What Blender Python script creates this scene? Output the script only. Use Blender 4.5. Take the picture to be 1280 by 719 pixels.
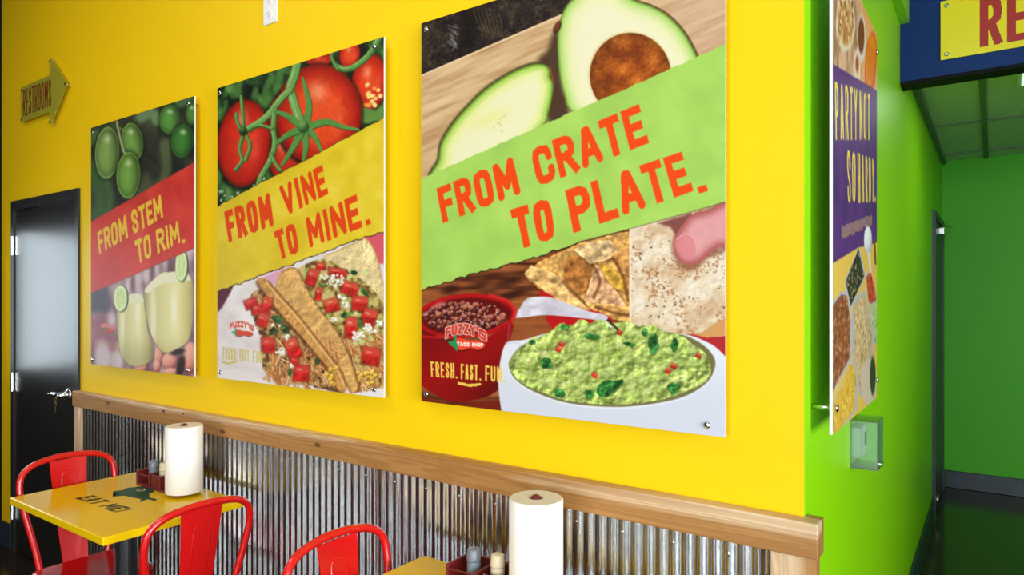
import bpy, bmesh, math, random
import numpy as np
from mathutils import Vector, Matrix

for o in list(bpy.data.objects):
    bpy.data.objects.remove(o)
scene = bpy.context.scene
COL = scene.collection
PI = math.pi

# ------------------------------------------------------------------ camera
CAM_Y, CAM_H, YAW = -1.596, 1.50, math.radians(35.25)
cam_d = bpy.data.cameras.new('camera')
cam = bpy.data.objects.new('camera', cam_d)
COL.objects.link(cam)
cam.location = (0, CAM_Y, CAM_H)
cam.rotation_euler = (PI / 2, 0, YAW)
cam_d.lens = 24.0
cam_d.sensor_width = 36.0
cam_d.shift_y = 11.5 / 1280
cam_d.clip_start = 0.02
scene.camera = cam

# ------------------------------------------------------------------ world, daylight, exposure
world = bpy.data.worlds.new('world')
scene.world = world
world.use_nodes = True
bg = world.node_tree.nodes['Background']
bg.inputs[0].default_value = (0.75, 0.86, 1.0, 1)
bg.inputs[1].default_value = 0.35

vs = scene.view_settings
vs.view_transform = 'Standard'
vs.look = 'None'
vs.gamma = 1.0
vs.use_curve_mapping = False
vs.exposure = 0.12

def area_light(name, loc, rot, sx, sy, power, color):
    l = bpy.data.lights.new(name, 'AREA')
    l.shape = 'RECTANGLE'
    l.size, l.size_y = sx, sy
    l.energy = power
    l.color = color
    o = bpy.data.objects.new(name, l)
    COL.objects.link(o)
    o.location = loc
    o.rotation_euler = rot
    return o

DAY = (0.93, 0.97, 1.0)
# daylight lamps for unseen windows added behind and right of the camera
for x in (-0.2, 2.2):
    area_light('added_front_daylight', (x, -5.62, 1.65), (PI / 2, 0, 0), 2.0, 2.3, 140, DAY)
for y in (-4.2, -1.9):
    area_light('added_right_daylight', (4.12, y, 1.65), (0, PI / 2, 0), 2.3, 1.9, 285, DAY)
area_light('added_left_daylight', (-5.04, -0.69, 1.475), (0, -PI / 2, 0), 0.95, 1.26, 16, (0.80, 0.90, 1.0))  # weak light of an unseen window, added for the door's cool reflection

# ------------------------------------------------------------------ helpers: colour, materials
def s2l(c):
    return tuple((v / 12.92 if v <= 0.04045 else ((v + 0.055) / 1.055) ** 2.4) for v in c)

def rgb(r, g, b):
    return s2l((r / 255, g / 255, b / 255)) + (1.0,)

def new_mat(name):
    m = bpy.data.materials.new(name)
    m.use_nodes = True
    return m, m.node_tree.nodes, m.node_tree.links, m.node_tree.nodes['Principled BSDF']

def mat(name, col, rough=0.5, metal=0.0, var=0.06, nscale=8.0, bump=0.0, bscale=200.0, coat=0.0, spec=0.5, col2=None):
    """principled with a little procedural variation"""
    m, N, L, b = new_mat(name)
    tc = N.new('ShaderNodeTexCoord')
    no = N.new('ShaderNodeTexNoise'); no.inputs['Scale'].default_value = nscale; no.inputs['Detail'].default_value = 4
    L.new(tc.outputs['Object'], no.inputs['Vector'])
    mix = N.new('ShaderNodeMix'); mix.data_type = 'RGBA'
    c2 = col2 or tuple(v * (1 - var) for v in col[:3]) + (1,)
    c1 = col if col2 else tuple(min(1, v * (1 + var)) for v in col[:3]) + (1,)
    mix.inputs['A'].default_value = c1
    mix.inputs['B'].default_value = c2
    L.new(no.outputs['Fac'], mix.inputs['Factor'])
    L.new(mix.outputs['Result'], b.inputs['Base Color'])
    b.inputs['Roughness'].default_value = rough
    b.inputs['Metallic'].default_value = metal
    b.inputs['Specular IOR Level'].default_value = spec
    b.inputs['Coat Weight'].default_value = coat
    b.inputs['Coat Roughness'].default_value = 0.08
    if bump:
        n2 = N.new('ShaderNodeTexNoise'); n2.inputs['Scale'].default_value = bscale
        L.new(tc.outputs['Object'], n2.inputs['Vector'])
        bp = N.new('ShaderNodeBump'); bp.inputs['Strength'].default_value = bump; bp.inputs['Distance'].default_value = 0.002
        L.new(n2.outputs['Fac'], bp.inputs['Height'])
        L.new(bp.outputs['Normal'], b.inputs['Normal'])
    return m

M = {}
M['yellow'] = mat('yellow_wall_paint', (0.86, 0.56, 0.004, 1), 0.5, var=0.02, nscale=1.5, bump=0.12, bscale=260, spec=0.15)
M['green'] = mat('green_wall_paint', (0.31, 0.75, 0.002, 1), 0.38, var=0.03, nscale=1.5, bump=0.12, bscale=260, spec=0.3)
M['green_end'] = mat('end_wall_green', (0.11, 0.56, 0.035, 1), 0.45, var=0.03, nscale=1.5, bump=0.12, bscale=260, spec=0.2)  # deeper, less yellow green used on the hallway's end wall
M['blue'] = mat('blue_header_paint', (0.006, 0.030, 0.16, 1), 0.5, var=0.05, spec=0.15)
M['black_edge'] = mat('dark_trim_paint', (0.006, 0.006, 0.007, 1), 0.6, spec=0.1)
M['white_wall'] = mat('front_wall_paint', (0.22, 0.16, 0.10, 1), 0.6, var=0.02)
M['ceiling'] = mat('ceiling_paint', (0.35, 0.35, 0.34, 1), 0.8, var=0.05)
M['tile'] = mat('ceiling_tile', (0.70, 0.72, 0.70, 1), 0.85, var=0.10, nscale=40, bump=0.4, bscale=120)
M['tbar'] = mat('ceiling_grid', (0.20, 0.26, 0.20, 1), 0.7, spec=0.1)
M['floor'] = mat('dark_stained_concrete', (0.030, 0.021, 0.015, 1), 0.16, var=0.4, nscale=3.0, bump=0.1, bscale=20)
M['door'] = mat('black_door_paint', (0.016, 0.014, 0.013, 1), 0.30, var=0.1, bump=0.10, bscale=120)
M['frame'] = mat('door_frame_paint', (0.022, 0.022, 0.023, 1), 0.35)
M['navy'] = mat('navy_base', (0.022, 0.033, 0.052, 1), 0.4, var=0.2, nscale=20)
M['chrome'] = mat('brushed_steel', (0.62, 0.62, 0.62, 1), 0.22, metal=1.0, var=0.05, nscale=30)
M['brass'] = mat('brass', (0.6, 0.42, 0.12, 1), 0.3, metal=1.0)
M['red'] = mat('red_powder_coat', (0.58, 0.006, 0.006, 1), 0.24, var=0.04, coat=0.4)
M['tabletop'] = mat('yellow_laminate', (0.82, 0.53, 0.003, 1), 0.17, var=0.015, nscale=4, spec=0.22)
M['black'] = mat('black_powder_coat', (0.012, 0.012, 0.014, 1), 0.4)
M['paper'] = mat('paper_towel', (0.86, 0.84, 0.81, 1), 0.95, var=0.02, nscale=60, bump=0.5, bscale=240, spec=0.1)
M['paper_top'] = mat('paper_towel_layers', (0.80, 0.72, 0.60, 1), 0.95, var=0.05, nscale=40, spec=0.1)
M['caddy'] = mat('dark_red_plastic', (0.13, 0.012, 0.012, 1), 0.3, var=0.1)
M['pepper'] = mat('grey_shaker', (0.16, 0.18, 0.22, 1), 0.3, var=0.15, nscale=40)
M['salt'] = mat('cream_shaker', (0.72, 0.62, 0.42, 1), 0.4, var=0.05)
M['white_pl'] = mat('white_plastic', (0.78, 0.78, 0.78, 1), 0.35, var=0.02)
M['dark_pl'] = mat('dark_plastic', (0.02, 0.02, 0.02, 1), 0.4)
M['panel'] = mat('white_sign_board', (0.80, 0.80, 0.80, 1), 0.4, var=0.02)
M['redprint'] = mat('red_lettering', (0.42, 0.012, 0.010, 1), 0.4, var=0.1)
M['darkred'] = mat('dark_red_lettering', (0.16, 0.014, 0.008, 1), 0.5, spec=0.1)
M['greenprint'] = mat('dark_green_print', (0.006, 0.075, 0.038, 1), 0.35, var=0.2, nscale=60, spec=0.15)
M['blackprint'] = mat('black_green_print', (0.008, 0.035, 0.012, 1), 0.35, spec=0.15)
M['whiteprint'] = mat('pale_print', (0.65, 0.62, 0.45, 1), 0.3)
M['aluminium'] = mat('dark_bronze_aluminium', (0.03, 0.027, 0.024, 1), 0.4, metal=0.6)
M['added_lamp_body'] = mat('added_lamp_housing', (0.5, 0.5, 0.5, 1), 0.4)

def acrylic_mat(name, tint, alpha, rough=0.05):
    """thin clear sheet: transparent with a fresnel gloss (same for every ray)"""
    m, N, L, b = new_mat(name)
    out = N['Material Output']
    tr = N.new('ShaderNodeBsdfTransparent'); tr.inputs[0].default_value = tint
    gl = N.new('ShaderNodeBsdfGlossy'); gl.inputs['Roughness'].default_value = rough
    df = N.new('ShaderNodeBsdfDiffuse'); df.inputs[0].default_value = tint
    m1 = N.new('ShaderNodeMixShader'); m1.inputs[0].default_value = alpha
    L.new(tr.outputs[0], m1.inputs[1]); L.new(df.outputs[0], m1.inputs[2])
    fr = N.new('ShaderNodeFresnel'); fr.inputs[0].default_value = 1.45
    m2 = N.new('ShaderNodeMixShader')
    L.new(fr.outputs[0], m2.inputs[0]); L.new(m1.outputs[0], m2.inputs[1]); L.new(gl.outputs[0], m2.inputs[2])
    L.new(m2.outputs[0], out.inputs['Surface'])
    return m

M['acrylic'] = acrylic_mat('clear_acrylic', (0.86, 0.95, 0.90, 1), 0.10)
M['arrow'] = acrylic_mat('olive_acrylic', (0.70, 0.66, 0.06, 1), 0.5, 0.15)
M['glass'] = acrylic_mat('window_glass', (0.96, 0.98, 0.97, 1), 0.0)

def galvanised():
    m, N, L, b = new_mat('galvanised_corrugated_steel')
    tc = N.new('ShaderNodeTexCoord')
    v = N.new('ShaderNodeTexVoronoi'); v.inputs['Scale'].default_value = 90
    n = N.new('ShaderNodeTexNoise'); n.inputs['Scale'].default_value = 25; n.inputs['Detail'].default_value = 6
    L.new(tc.outputs['Object'], v.inputs['Vector']); L.new(tc.outputs['Object'], n.inputs['Vector'])
    r = N.new('ShaderNodeMapRange'); r.inputs['To Min'].default_value = 0.17; r.inputs['To Max'].default_value = 0.22
    L.new(v.outputs['Color'], r.inputs['Value']); L.new(r.outputs['Result'], b.inputs['Roughness'])
    cr = N.new('ShaderNodeValToRGB')
    cr.color_ramp.elements[0].color = (0.32, 0.315, 0.315, 1); cr.color_ramp.elements[1].color = (0.56, 0.56, 0.58, 1)
    L.new(n.outputs['Fac'], cr.inputs[0]); L.new(cr.outputs[0], b.inputs['Base Color'])
    b.inputs['Metallic'].default_value = 1.0
    return m
M['galv'] = galvanised()

def wood_mat(name, axis_scale, knots=(), heart=True):
    """planed cedar: pale sapwood, browner heartwood, long grain and a few knots"""
    m, N, L, b = new_mat(name)
    tc = N.new('ShaderNodeTexCoord')
    mp = N.new('ShaderNodeMapping'); mp.inputs['Scale'].default_value = axis_scale
    L.new(tc.outputs['Object'], mp.inputs['Vector'])
    n1 = N.new('ShaderNodeTexNoise'); n1.inputs['Scale'].default_value = 1.0; n1.inputs['Detail'].default_value = 5; n1.inputs['Distortion'].default_value = 0.6
    L.new(mp.outputs[0], n1.inputs['Vector'])
    # rings: bands of the smooth noise
    mul = N.new('ShaderNodeMath'); mul.operation = 'MULTIPLY'; mul.inputs[1].default_value = 44
    L.new(n1.outputs['Fac'], mul.inputs[0])
    sn = N.new('ShaderNodeMath'); sn.operation = 'SINE'; L.new(mul.outputs[0], sn.inputs[0])
    rr = N.new('ShaderNodeMapRange'); rr.inputs['From Min'].default_value = -1; L.new(sn.outputs[0], rr.inputs['Value'])
    big = N.new('ShaderNodeTexNoise'); big.inputs['Scale'].default_value = 0.55; big.inputs['Detail'].default_value = 2
    L.new(mp.outputs[0], big.inputs['Vector'])
    cr = N.new('ShaderNodeValToRGB')
    cr.color_ramp.elements[0].position = 0.47; cr.color_ramp.elements[0].color = (0.72, 0.53, 0.35, 1)
    cr.color_ramp.elements[1].position = 0.66; cr.color_ramp.elements[1].color = (0.42, 0.21, 0.065, 1)
    src = big.outputs['Fac']
    if heart:
        sep = N.new('ShaderNodeSeparateXYZ'); L.new(tc.outputs['Object'], sep.inputs[0])
        g = N.new('ShaderNodeMapRange'); g.inputs['From Min'].default_value = 0.0; g.inputs['From Max'].default_value = -0.085
        g.inputs['To Min'].default_value = -0.30; g.inputs['To Max'].default_value = 0.24; g.clamp = False
        L.new(sep.outputs['Z'], g.inputs['Value'])
        gx = N.new('ShaderNodeMapRange'); gx.inputs['From Min'].default_value = -3.5; gx.inputs['From Max'].default_value = 0
        gx.inputs['To Min'].default_value = -0.12; gx.inputs['To Max'].default_value = 0.26; L.new(sep.outputs['X'], gx.inputs['Value'])
        ad = N.new('ShaderNodeMath'); L.new(big.outputs['Fac'], ad.inputs[0]); L.new(g.outputs[0], ad.inputs[1])
        ad2 = N.new('ShaderNodeMath'); L.new(ad.outputs[0], ad2.inputs[0]); L.new(gx.outputs[0], ad2.inputs[1])
        src = ad2.outputs[0]
    L.new(src, cr.inputs[0])
    mx = N.new('ShaderNodeMix'); mx.data_type = 'RGBA'; mx.blend_type = 'MULTIPLY'
    mx.inputs['B'].default_value = (0.74, 0.62, 0.48, 1)
    fac = N.new('ShaderNodeMath'); fac.operation = 'MULTIPLY'; fac.inputs[1].default_value = 0.75; L.new(rr.outputs[0], fac.inputs[0])
    L.new(fac.outputs[0], mx.inputs['Factor']); L.new(cr.outputs[0], mx.inputs['A'])
    res = mx.outputs['Result']
    for (kx, kz, ks) in knots:
        vd = N.new('ShaderNodeMapping'); vd.inputs['Location'].default_value = (-kx / ks, 0, -kz / ks * 2.2); vd.inputs['Scale'].default_value = (1 / ks, 0, 2.2 / ks)
        L.new(tc.outputs['Object'], vd.inputs['Vector'])
        ln = N.new('ShaderNodeVectorMath'); ln.operation = 'LENGTH'; L.new(vd.outputs[0], ln.inputs[0])
        kr = N.new('ShaderNodeMapRange'); kr.inputs['From Min'].default_value = 0.45; kr.inputs['From Max'].default_value = 1.0
        kr.inputs['To Min'].default_value = 1; kr.inputs['To Max'].default_value = 0
        L.new(ln.outputs['Value'], kr.inputs['Value'])
        k2 = N.new('ShaderNodeMix'); k2.data_type = 'RGBA'; k2.inputs['B'].default_value = (0.10, 0.045, 0.02, 1)
        L.new(kr.outputs[0], k2.inputs['Factor']); L.new(res, k2.inputs['A'])
        res = k2.outputs['Result']
    L.new(res, b.inputs['Base Color'])
    b.inputs['Roughness'].default_value = 0.5
    return m

# ------------------------------------------------------------------ helpers: geometry
def link(o, parent=None):
    COL.objects.link(o)
    if parent is not None:
        o.parent = parent
    return o

def obj(name, bm, material, parent=None, smooth=False, loc=None):
    me = bpy.data.meshes.new(name)
    bmesh.ops.recalc_face_normals(bm, faces=bm.faces)
    bm.to_mesh(me); bm.free()
    for m_ in (material if isinstance(material, (list, tuple)) else [material]):
        me.materials.append(M[m_] if isinstance(m_, str) else m_)
    if smooth:
        for p in me.polygons: p.use_smooth = True
    o = bpy.data.objects.new(name, me)
    if loc: o.location = loc
    return link(o, parent)

def empty(name, loc, rz=0):
    o = bpy.data.objects.new(name, None)
    o.location = loc; o.rotation_euler = (0, 0, rz); o.empty_display_size = 0.05
    return link(o)

def tag(o, label=None, cat=None, group=None, kind=None):
    if label: o['label'] = label
    if cat: o['category'] = cat
    if group: o['group'] = group
    if kind: o['kind'] = kind
    return o

def add_box(bm, x0, x1, y0, y1, z0, z1, bevel=0.0, seg=2, mi=0):
    vs_ = [bm.verts.new(p) for p in [(x0, y0, z0), (x1, y0, z0), (x1, y1, z0), (x0, y1, z0), (x0, y0, z1), (x1, y0, z1), (x1, y1, z1), (x0, y1, z1)]]
    fs = [bm.faces.new([vs_[i] for i in f]) for f in [(0, 3, 2, 1), (4, 5, 6, 7), (0, 1, 5, 4), (1, 2, 6, 5), (2, 3, 7, 6), (3, 0, 4, 7)]]
    for f in fs: f.material_index = mi
    if bevel:
        es = list({e for f in fs for e in f.edges})
        bmesh.ops.bevel(bm, geom=es, offset=bevel, segments=seg, affect='EDGES', profile=0.5)
    return bm

def box(*a, **k):
    return add_box(bmesh.new(), *a, **k)

def catmull(pts, n=6, closed=False):
    P = [Vector(p) for p in pts]
    out = []
    N_ = len(P)
    rng = range(N_) if closed else range(N_ - 1)
    for i in rng:
        p1, p2 = P[i], P[(i + 1) % N_]
        p0 = P[i - 1] if (closed or i > 0) else p1 * 2 - p2
        p3 = P[(i + 2) % N_] if (closed or i + 2 < N_) else p2 * 2 - p1
        for k in range(n):
            t = k / n
            out.append(0.5 * ((2 * p1) + (p2 - p0) * t + (2 * p0 - 5 * p1 + 4 * p2 - p3) * t * t + (3 * p1 - p0 - 3 * p2 + p3) * t ** 3))
    if not closed: out.append(P[-1])
    return out

def add_tube(bm, pts, r, seg=10, caps=True):
    P = [Vector(p) for p in pts]
    rs = r if isinstance(r, (list, tuple)) else [r] * len(P)
    rings = []
    t0 = (P[1] - P[0]).normalized()
    up = Vector((0, 0, 1)) if abs(t0.z) < 0.9 else Vector((1, 0, 0))
    nrm = t0.cross(up).normalized()
    for i, p in enumerate(P):
        if i == 0: t = t0
        elif i == len(P) - 1: t = (P[i] - P[i - 1]).normalized()
        else: t = ((P[i + 1] - P[i]).normalized() + (P[i] - P[i - 1]).normalized()).normalized()
        nrm = (nrm - t * nrm.dot(t)).normalized()
        bn = t.cross(nrm)
        rings.append([bm.verts.new(p + (nrm * math.cos(a) + bn * math.sin(a)) * rs[i]) for a in [2 * PI * k / seg for k in range(seg)]])
    for a, b in zip(rings[:-1], rings[1:]):
        for k in range(seg):
            bm.faces.new([a[k], a[(k + 1) % seg], b[(k + 1) % seg], b[k]])
    if caps:
        bm.faces.new(rings[0][::-1]); bm.faces.new(rings[-1])
    return bm

def tube(pts, r, seg=10):
    return add_tube(bmesh.new(), pts, r, seg)

def add_lathe(bm, prof, seg=24, origin=(0, 0, 0), axis='Z'):
    O = Vector(origin)
    rings = []
    for (r, h) in prof:
        ring = []
        for k in range(seg):
            a = 2 * PI * k / seg
            c, s = r * math.cos(a), r * math.sin(a)
            v = {'Z': (c, s, h), 'Y': (c, h, s), 'X': (h, c, s)}[axis]
            ring.append(bm.verts.new(O + Vector(v)))
        rings.append(ring)
    for a, b in zip(rings[:-1], rings[1:]):
        for k in range(seg):
            bm.faces.new([a[k], a[(k + 1) % seg], b[(k + 1) % seg], b[k]])
    bm.faces.new(rings[0][::-1]); bm.faces.new(rings[-1])
    return bm

def lathe(*a, **k):
    return add_lathe(bmesh.new(), *a, **k)

def prism_xz(poly, y0, y1):
    """outline in the x-z plane, thickness along y"""
    bm = bmesh.new()
    a = [bm.verts.new((x, y0, z)) for x, z in poly]
    b = [bm.verts.new((x, y1, z)) for x, z in poly]
    bm.faces.new(a); bm.faces.new(b[::-1])
    n = len(poly)
    for i in range(n):
        bm.faces.new([a[i], b[i], b[(i + 1) % n], a[(i + 1) % n]])
    return bm

def struct(o, label=None):
    o['kind'] = 'structure'
    if label: o['label'] = label
    return o

def emit_mat(name, col, st):
    m, N, L, b = new_mat(name)
    b.inputs['Base Color'].default_value = (0.8, 0.8, 0.8, 1)
    b.inputs['Emission Color'].default_value = col; b.inputs['Emission Strength'].default_value = st
    return m
M['hall_glow'] = emit_mat('hall_lamp_diffuser', (0.9, 1.0, 0.95, 1), 0.8)

# ================================================================== THE SETTING
XG = -0.34            # face of the green hallway wall
XL = -4.92            # left end of the room
H = 3.60
YE = 4.78             # end of the hallway
YH = 1.85             # face of the blue header

struct(obj('floor', box(XL - 0.2, 4.3, -5.75, YE + 0.2, -0.12, 0.0), 'floor'), 'dark glossy stained concrete floor')
bm = box(XL - 0.2, 4.3, -5.75, YH + 0.10, H, H + 0.12)
struct(obj('ceiling', bm, 'ceiling'), 'high grey ceiling of the dining room')

# yellow wall with a door opening
bm = bmesh.new()
DX0, DX1, DZ = -4.745, -3.862, 2.062
add_box(bm, XL - 0.2, DX0, 0, 0.14, 0, H)
add_box(bm, DX0, DX1, 0, 0.14, DZ, H)
add_box(bm, DX1, XG - 0.002, 0, 0.14, 0, H)
struct(obj('wall_back', bm, 'yellow'), 'bright yellow painted dining room wall')
# green wall of the hallway
HDY0, HDY1, HDZ = 3.80, 4.66, 2.03
bm = bmesh.new()
add_box(bm, XG - 0.14, XG, 0.141, HDY0, 0, H)
add_box(bm, XG - 0.0015, XG, 0.0003, 0.141, 0, H)
add_box(bm, XG - 0.14, XG, HDY0, HDY1, HDZ, H)
add_box(bm, XG - 0.14, XG, HDY1, YE, 0, H)
struct(obj('wall_hall', bm, 'green'), 'bright green painted hallway wall')
struct(obj('wall_hall_end', box(XG - 0.14, 1.40, YE, YE + 0.14, 0, H), 'green_end'), 'green wall closing the end of the hallway')
struct(obj('wall_hall_right', box(1.25, 1.39, YH, YE, 0, H), 'green'), 'green wall on the right of the hallway')
struct(obj('wall_far_right', box(1.392, 4.3, YH, YH + 0.14, 0, H), 'blue'), 'blue wall right of the hallway opening')

# blue header over the hallway mouth, dark underside
bm = box(XG + 0.002, 1.388, YH, YH + 0.10, 2.446, H - 0.002)
hdr = struct(obj('wall_header', bm, 'blue'), 'blue header wall above the hallway opening')
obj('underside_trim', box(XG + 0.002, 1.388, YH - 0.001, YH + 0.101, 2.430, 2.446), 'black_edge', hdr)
struct(obj('trim_1', box(XG + 0.001, XG + 0.035, 0.002, YH - 0.002, 2.70, H - 0.002), 'green'), 'green boxed bulkhead high on the hallway wall')

# hallway drop ceiling: grid bars and tiles
hc = struct(obj('ceiling_hall', box(XG + 0.002, 1.248, YH + 0.102, YE - 0.002, 2.60, 2.64), 'ceiling'), 'lowered tile ceiling of the hallway')
gx = [XG + 0.004, -0.05, 0.56, 1.17, 1.246]
gy = [YH + 0.104, 2.40, 3.43, 4.46, YE - 0.004]
for i in range(len(gx) - 1):
    for j in range(len(gy) - 1):
        obj('ceiling_tile', box(gx[i] + 0.012, gx[i + 1] - 0.012, gy[j] + 0.005, gy[j + 1] - 0.005, 2.572, 2.60), 'tile', hc)
for x in gx[1:-1]:
    obj('grid_bar', box(x - 0.014, x + 0.014, gy[0], gy[-1], 2.560, 2.574), 'tbar', hc)
for y in gy[1:-1]:
    obj('grid_cross_bar', box(gx[0], gx[-1], y - 0.005, y + 0.005, 2.561, 2.5735), 'tbar', hc)
obj('edge_angle', box(XG + 0.002, XG + 0.03, gy[0], gy[-1], 2.545, 2.572), 'tbar', hc)

# recessed panel lamp in the hallway ceiling
hl = empty('hall_lamp', (0.36, 2.52, 2.5715))
tag(hl, 'white panel lamp in the tile ceiling of the hallway', 'lamp')
obj('lamp_frame', box(-0.27, 0.27, -0.14, 0.14, -0.018, 0, bevel=0.003), 'white_pl', hl)
obj('diffuser', box(-0.25, 0.25, -0.12, 0.12, -0.022, -0.0182), 'hall_glow', hl)
hal = bpy.data.lights.new('lamp_light', 'AREA'); hal.shape = 'RECTANGLE'; hal.size, hal.size_y = 0.5, 0.24; hal.energy = 5; hal.color = (0.9, 1.0, 0.95)
hlo = bpy.data.objects.new('lamp_light', hal); hlo.location = (0, 0, -0.03); link(hlo, hl)

# baseboards
struct(obj('baseboard_hall', box(XG, XG + 0.014, 0.0, HDY0 - 0.06, 0, 0.155, bevel=0.004), 'navy'), 'dark navy baseboard along the green hallway wall')
struct(obj('baseboard_hall_end', box(XG + 0.02, 1.25, YE - 0.014, YE, 0, 0.135, bevel=0.004), 'navy'), 'dark navy baseboard at the end of the hallway')
struct(obj('baseboard_back', box(XL, DX0 - 0.002, -0.014, 0, 0, 0.15, bevel=0.004), 'navy'), 'dark baseboard left of the black door')

# walls out of view; their windows are invented to carry the daylight
def window_wall(name, label, along, fixed, thick, a0, a1, openings, z0, z1, zt, m):
    """along 'x' or 'y'; fixed = inner face coordinate, thick signed outward"""
    bm = bmesh.new()
    f0, f1 = sorted((fixed, fixed + thick))
    def B(u0, u1, w0, w1):
        if u1 - u0 < 1e-4 or w1 - w0 < 1e-4: return
        if along == 'x': add_box(bm, u0, u1, f0, f1, w0, w1)
        else: add_box(bm, f0, f1, u0, u1, w0, w1)
    cur = a0
    for (o0, o1) in openings:
        B(cur, o0, 0, zt); B(o0, o1, 0, z0); B(o0, o1, z1, zt)
        cur = o1
    B(cur, a1, 0, zt)
    return struct(obj(name, bm, m), label)

def window_unit(n, label, along, fixed, o0, o1, z0, z1, side):
    c = (o0 + o1) / 2
    bm = bmesh.new()
    def B(bm, u0, u1, w0, w1, d0, d1):
        d0, d1 = sorted((fixed + side * d0, fixed + side * d1))
        if along == 'x': add_box(bm, u0, u1, d0, d1, w0, w1)
        else: add_box(bm, d0, d1, u0, u1, w0, w1)
    t = 0.05
    B(bm, o0, o0 + t, z0, z1, -0.01, 0.05); B(bm, o1 - t, o1, z0, z1, -0.01, 0.05)
    B(bm, o0 + t, o1 - t, z0, z0 + t, -0.01, 0.05); B(bm, o0 + t, o1 - t, z1 - t, z1, -0.01, 0.05)
    w = struct(obj('window_%d' % n, bm, 'aluminium'), label)
    bm = bmesh.new(); B(bm, c - 0.02, c + 0.02, z0 + t, z1 - t, 0.0, 0.04); obj('mullion', bm, 'aluminium', w)
    for (u0, u1) in ((o0 + t, c - 0.02), (c + 0.02, o1 - t)):
        bm = bmesh.new(); B(bm, u0, u1, z0 + t, z1 - t, 0.015, 0.021); obj('pane', bm, 'glass', w)
    return w

fo = [(-1.2, 0.8), (1.2, 3.2)]
window_wall('wall_front', 'front wall with added storefront windows', 'x', -5.5, -0.14, XL - 0.14, 4.14, fo, 0.5, 2.8, H, 'white_wall')
ro = [(-5.15, -3.25), (-2.85, -0.95)]
window_wall('wall_right', 'right wall with added storefront windows', 'y', 4.0, 0.14, -5.5, YH, ro, 0.5, 2.8, H, 'white_wall')
lo = [(-1.32, -0.05)]
window_wall('wall_left', 'dark left wall with an added window', 'y', XL, -0.14, -5.5, 0.0, lo, 1.0, 1.95, H, 'black_edge')
for i, (a, b) in enumerate(fo): window_unit(i + 1, 'added unseen storefront window with dark metal frame', 'x', -5.5, a, b, 0.5, 2.8, -1)
for i, (a, b) in enumerate(ro): window_unit(i + 3, 'added unseen side storefront window with dark metal frame', 'y', 4.0, a, b, 0.5, 2.8, 1)
window_unit(5, 'added unseen left window with dark metal frame', 'y', XL, -1.32, -0.05, 1.0, 1.95, -1)

# ------------------------------------------------------------------ unseen ceiling lamps, added to warm and brighten the room
def emit_mat(name, col, st):
    m, N, L, b = new_mat(name)
    b.inputs['Base Color'].default_value = (0.8, 0.8, 0.8, 1)
    b.inputs['Emission Color'].default_value = col; b.inputs['Emission Strength'].default_value = st
    return m
M['added_lamp_glow'] = emit_mat('added_lamp_diffuser', (1.0, 0.84, 0.62, 1), 3.0)
for (lx, ly, where) in ((-3.7, -1.5, 'nearest the left wall'), (-1.9, -1.5, 'above the first table'), (-0.3, -2.6, 'behind the viewpoint')):
    lp = empty('added_ceiling_lamp', (lx, ly, H))
    tag(lp, 'unseen ceiling lamp added for warm light, ' + where, 'lamp', 'added unseen ceiling lamps')
    obj('added_lamp_housing', lathe([(0.24, 0), (0.24, -0.05), (0.225, -0.06)], seg=32), 'added_lamp_body', lp)
    obj('diffuser', lathe([(0.215, -0.0605), (0.20, -0.075), (0.10, -0.088), (0.01, -0.090)], seg=32), 'added_lamp_glow', lp, smooth=True)
    al = bpy.data.lights.new('lamp_light', 'AREA'); al.shape = 'DISK'; al.size = 0.4; al.energy = 12; al.color = (1.0, 0.84, 0.62)
    lo_ = bpy.data.objects.new('lamp_light', al); lo_.location = (0, 0, -0.10); link(lo_, lp)

# ------------------------------------------------------------------ black door
d1 = struct(empty('door_1', (DX0, 0, 0)), 'black steel door with lever handle and three hinges')
fw = 0.05
bm = bmesh.new()
W_ = DX1 - DX0
add_box(bm, 0.0, fw - 0.012, -0.012, 0.12, 0, DZ)
add_box(bm, W_ - fw + 0.012, W_, -0.012, 0.12, 0, DZ)
add_box(bm, fw - 0.012, W_ - fw + 0.012, -0.012, 0.12, DZ - 0.055, DZ)
obj('door_frame', bm, 'frame', d1)
leaf = obj('door_leaf', box(fw - 0.008, W_ - fw + 0.008, -0.004, 0.04, 0.012, DZ - 0.062, bevel=0.003), 'door', d1)
for z in (0.25, 1.0, 1.80):
    bm = lathe([(0.009, z - 0.055), (0.009, z + 0.055)], seg=10, origin=(fw - 0.012, -0.018, 0))
    for zz in (z - 0.018, z + 0.018):
        add_lathe(bm, [(0.0098, zz - 0.001), (0.0098, zz + 0.001)], seg=10, origin=(fw - 0.012, -0.018, 0))
    add_box(bm, fw - 0.004, fw + 0.026, -0.0075, -0.0035, z - 0.055, z + 0.055)
    add_box(bm, fw - 0.040, fw - 0.012, -0.0155, -0.0115, z - 0.055, z + 0.055)
    obj('hinge', bm, 'chrome', d1, smooth=False)
hx, hz = W_ - 0.118, 0.985
bm = lathe([(0.034, -0.004), (0.034, -0.010), (0.027, -0.018), (0.017, -0.022), (0.015, -0.055), (0.012, -0.060)], seg=20, origin=(hx, 0, hz), axis='Y')
lever = obj('lever_handle', bm, 'chrome', d1, smooth=True)
bm = tube(catmull([(hx, -0.052, hz), (hx - 0.02, -0.060, hz + 0.002), (hx - 0.06, -0.060, hz + 0.004), (hx - 0.115, -0.056, hz - 0.004)], 5), [0.012] * 8 + [0.011] * 4 + [0.009] * 4, 10)
obj('lever', bm, 'chrome', lever, smooth=True)
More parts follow.
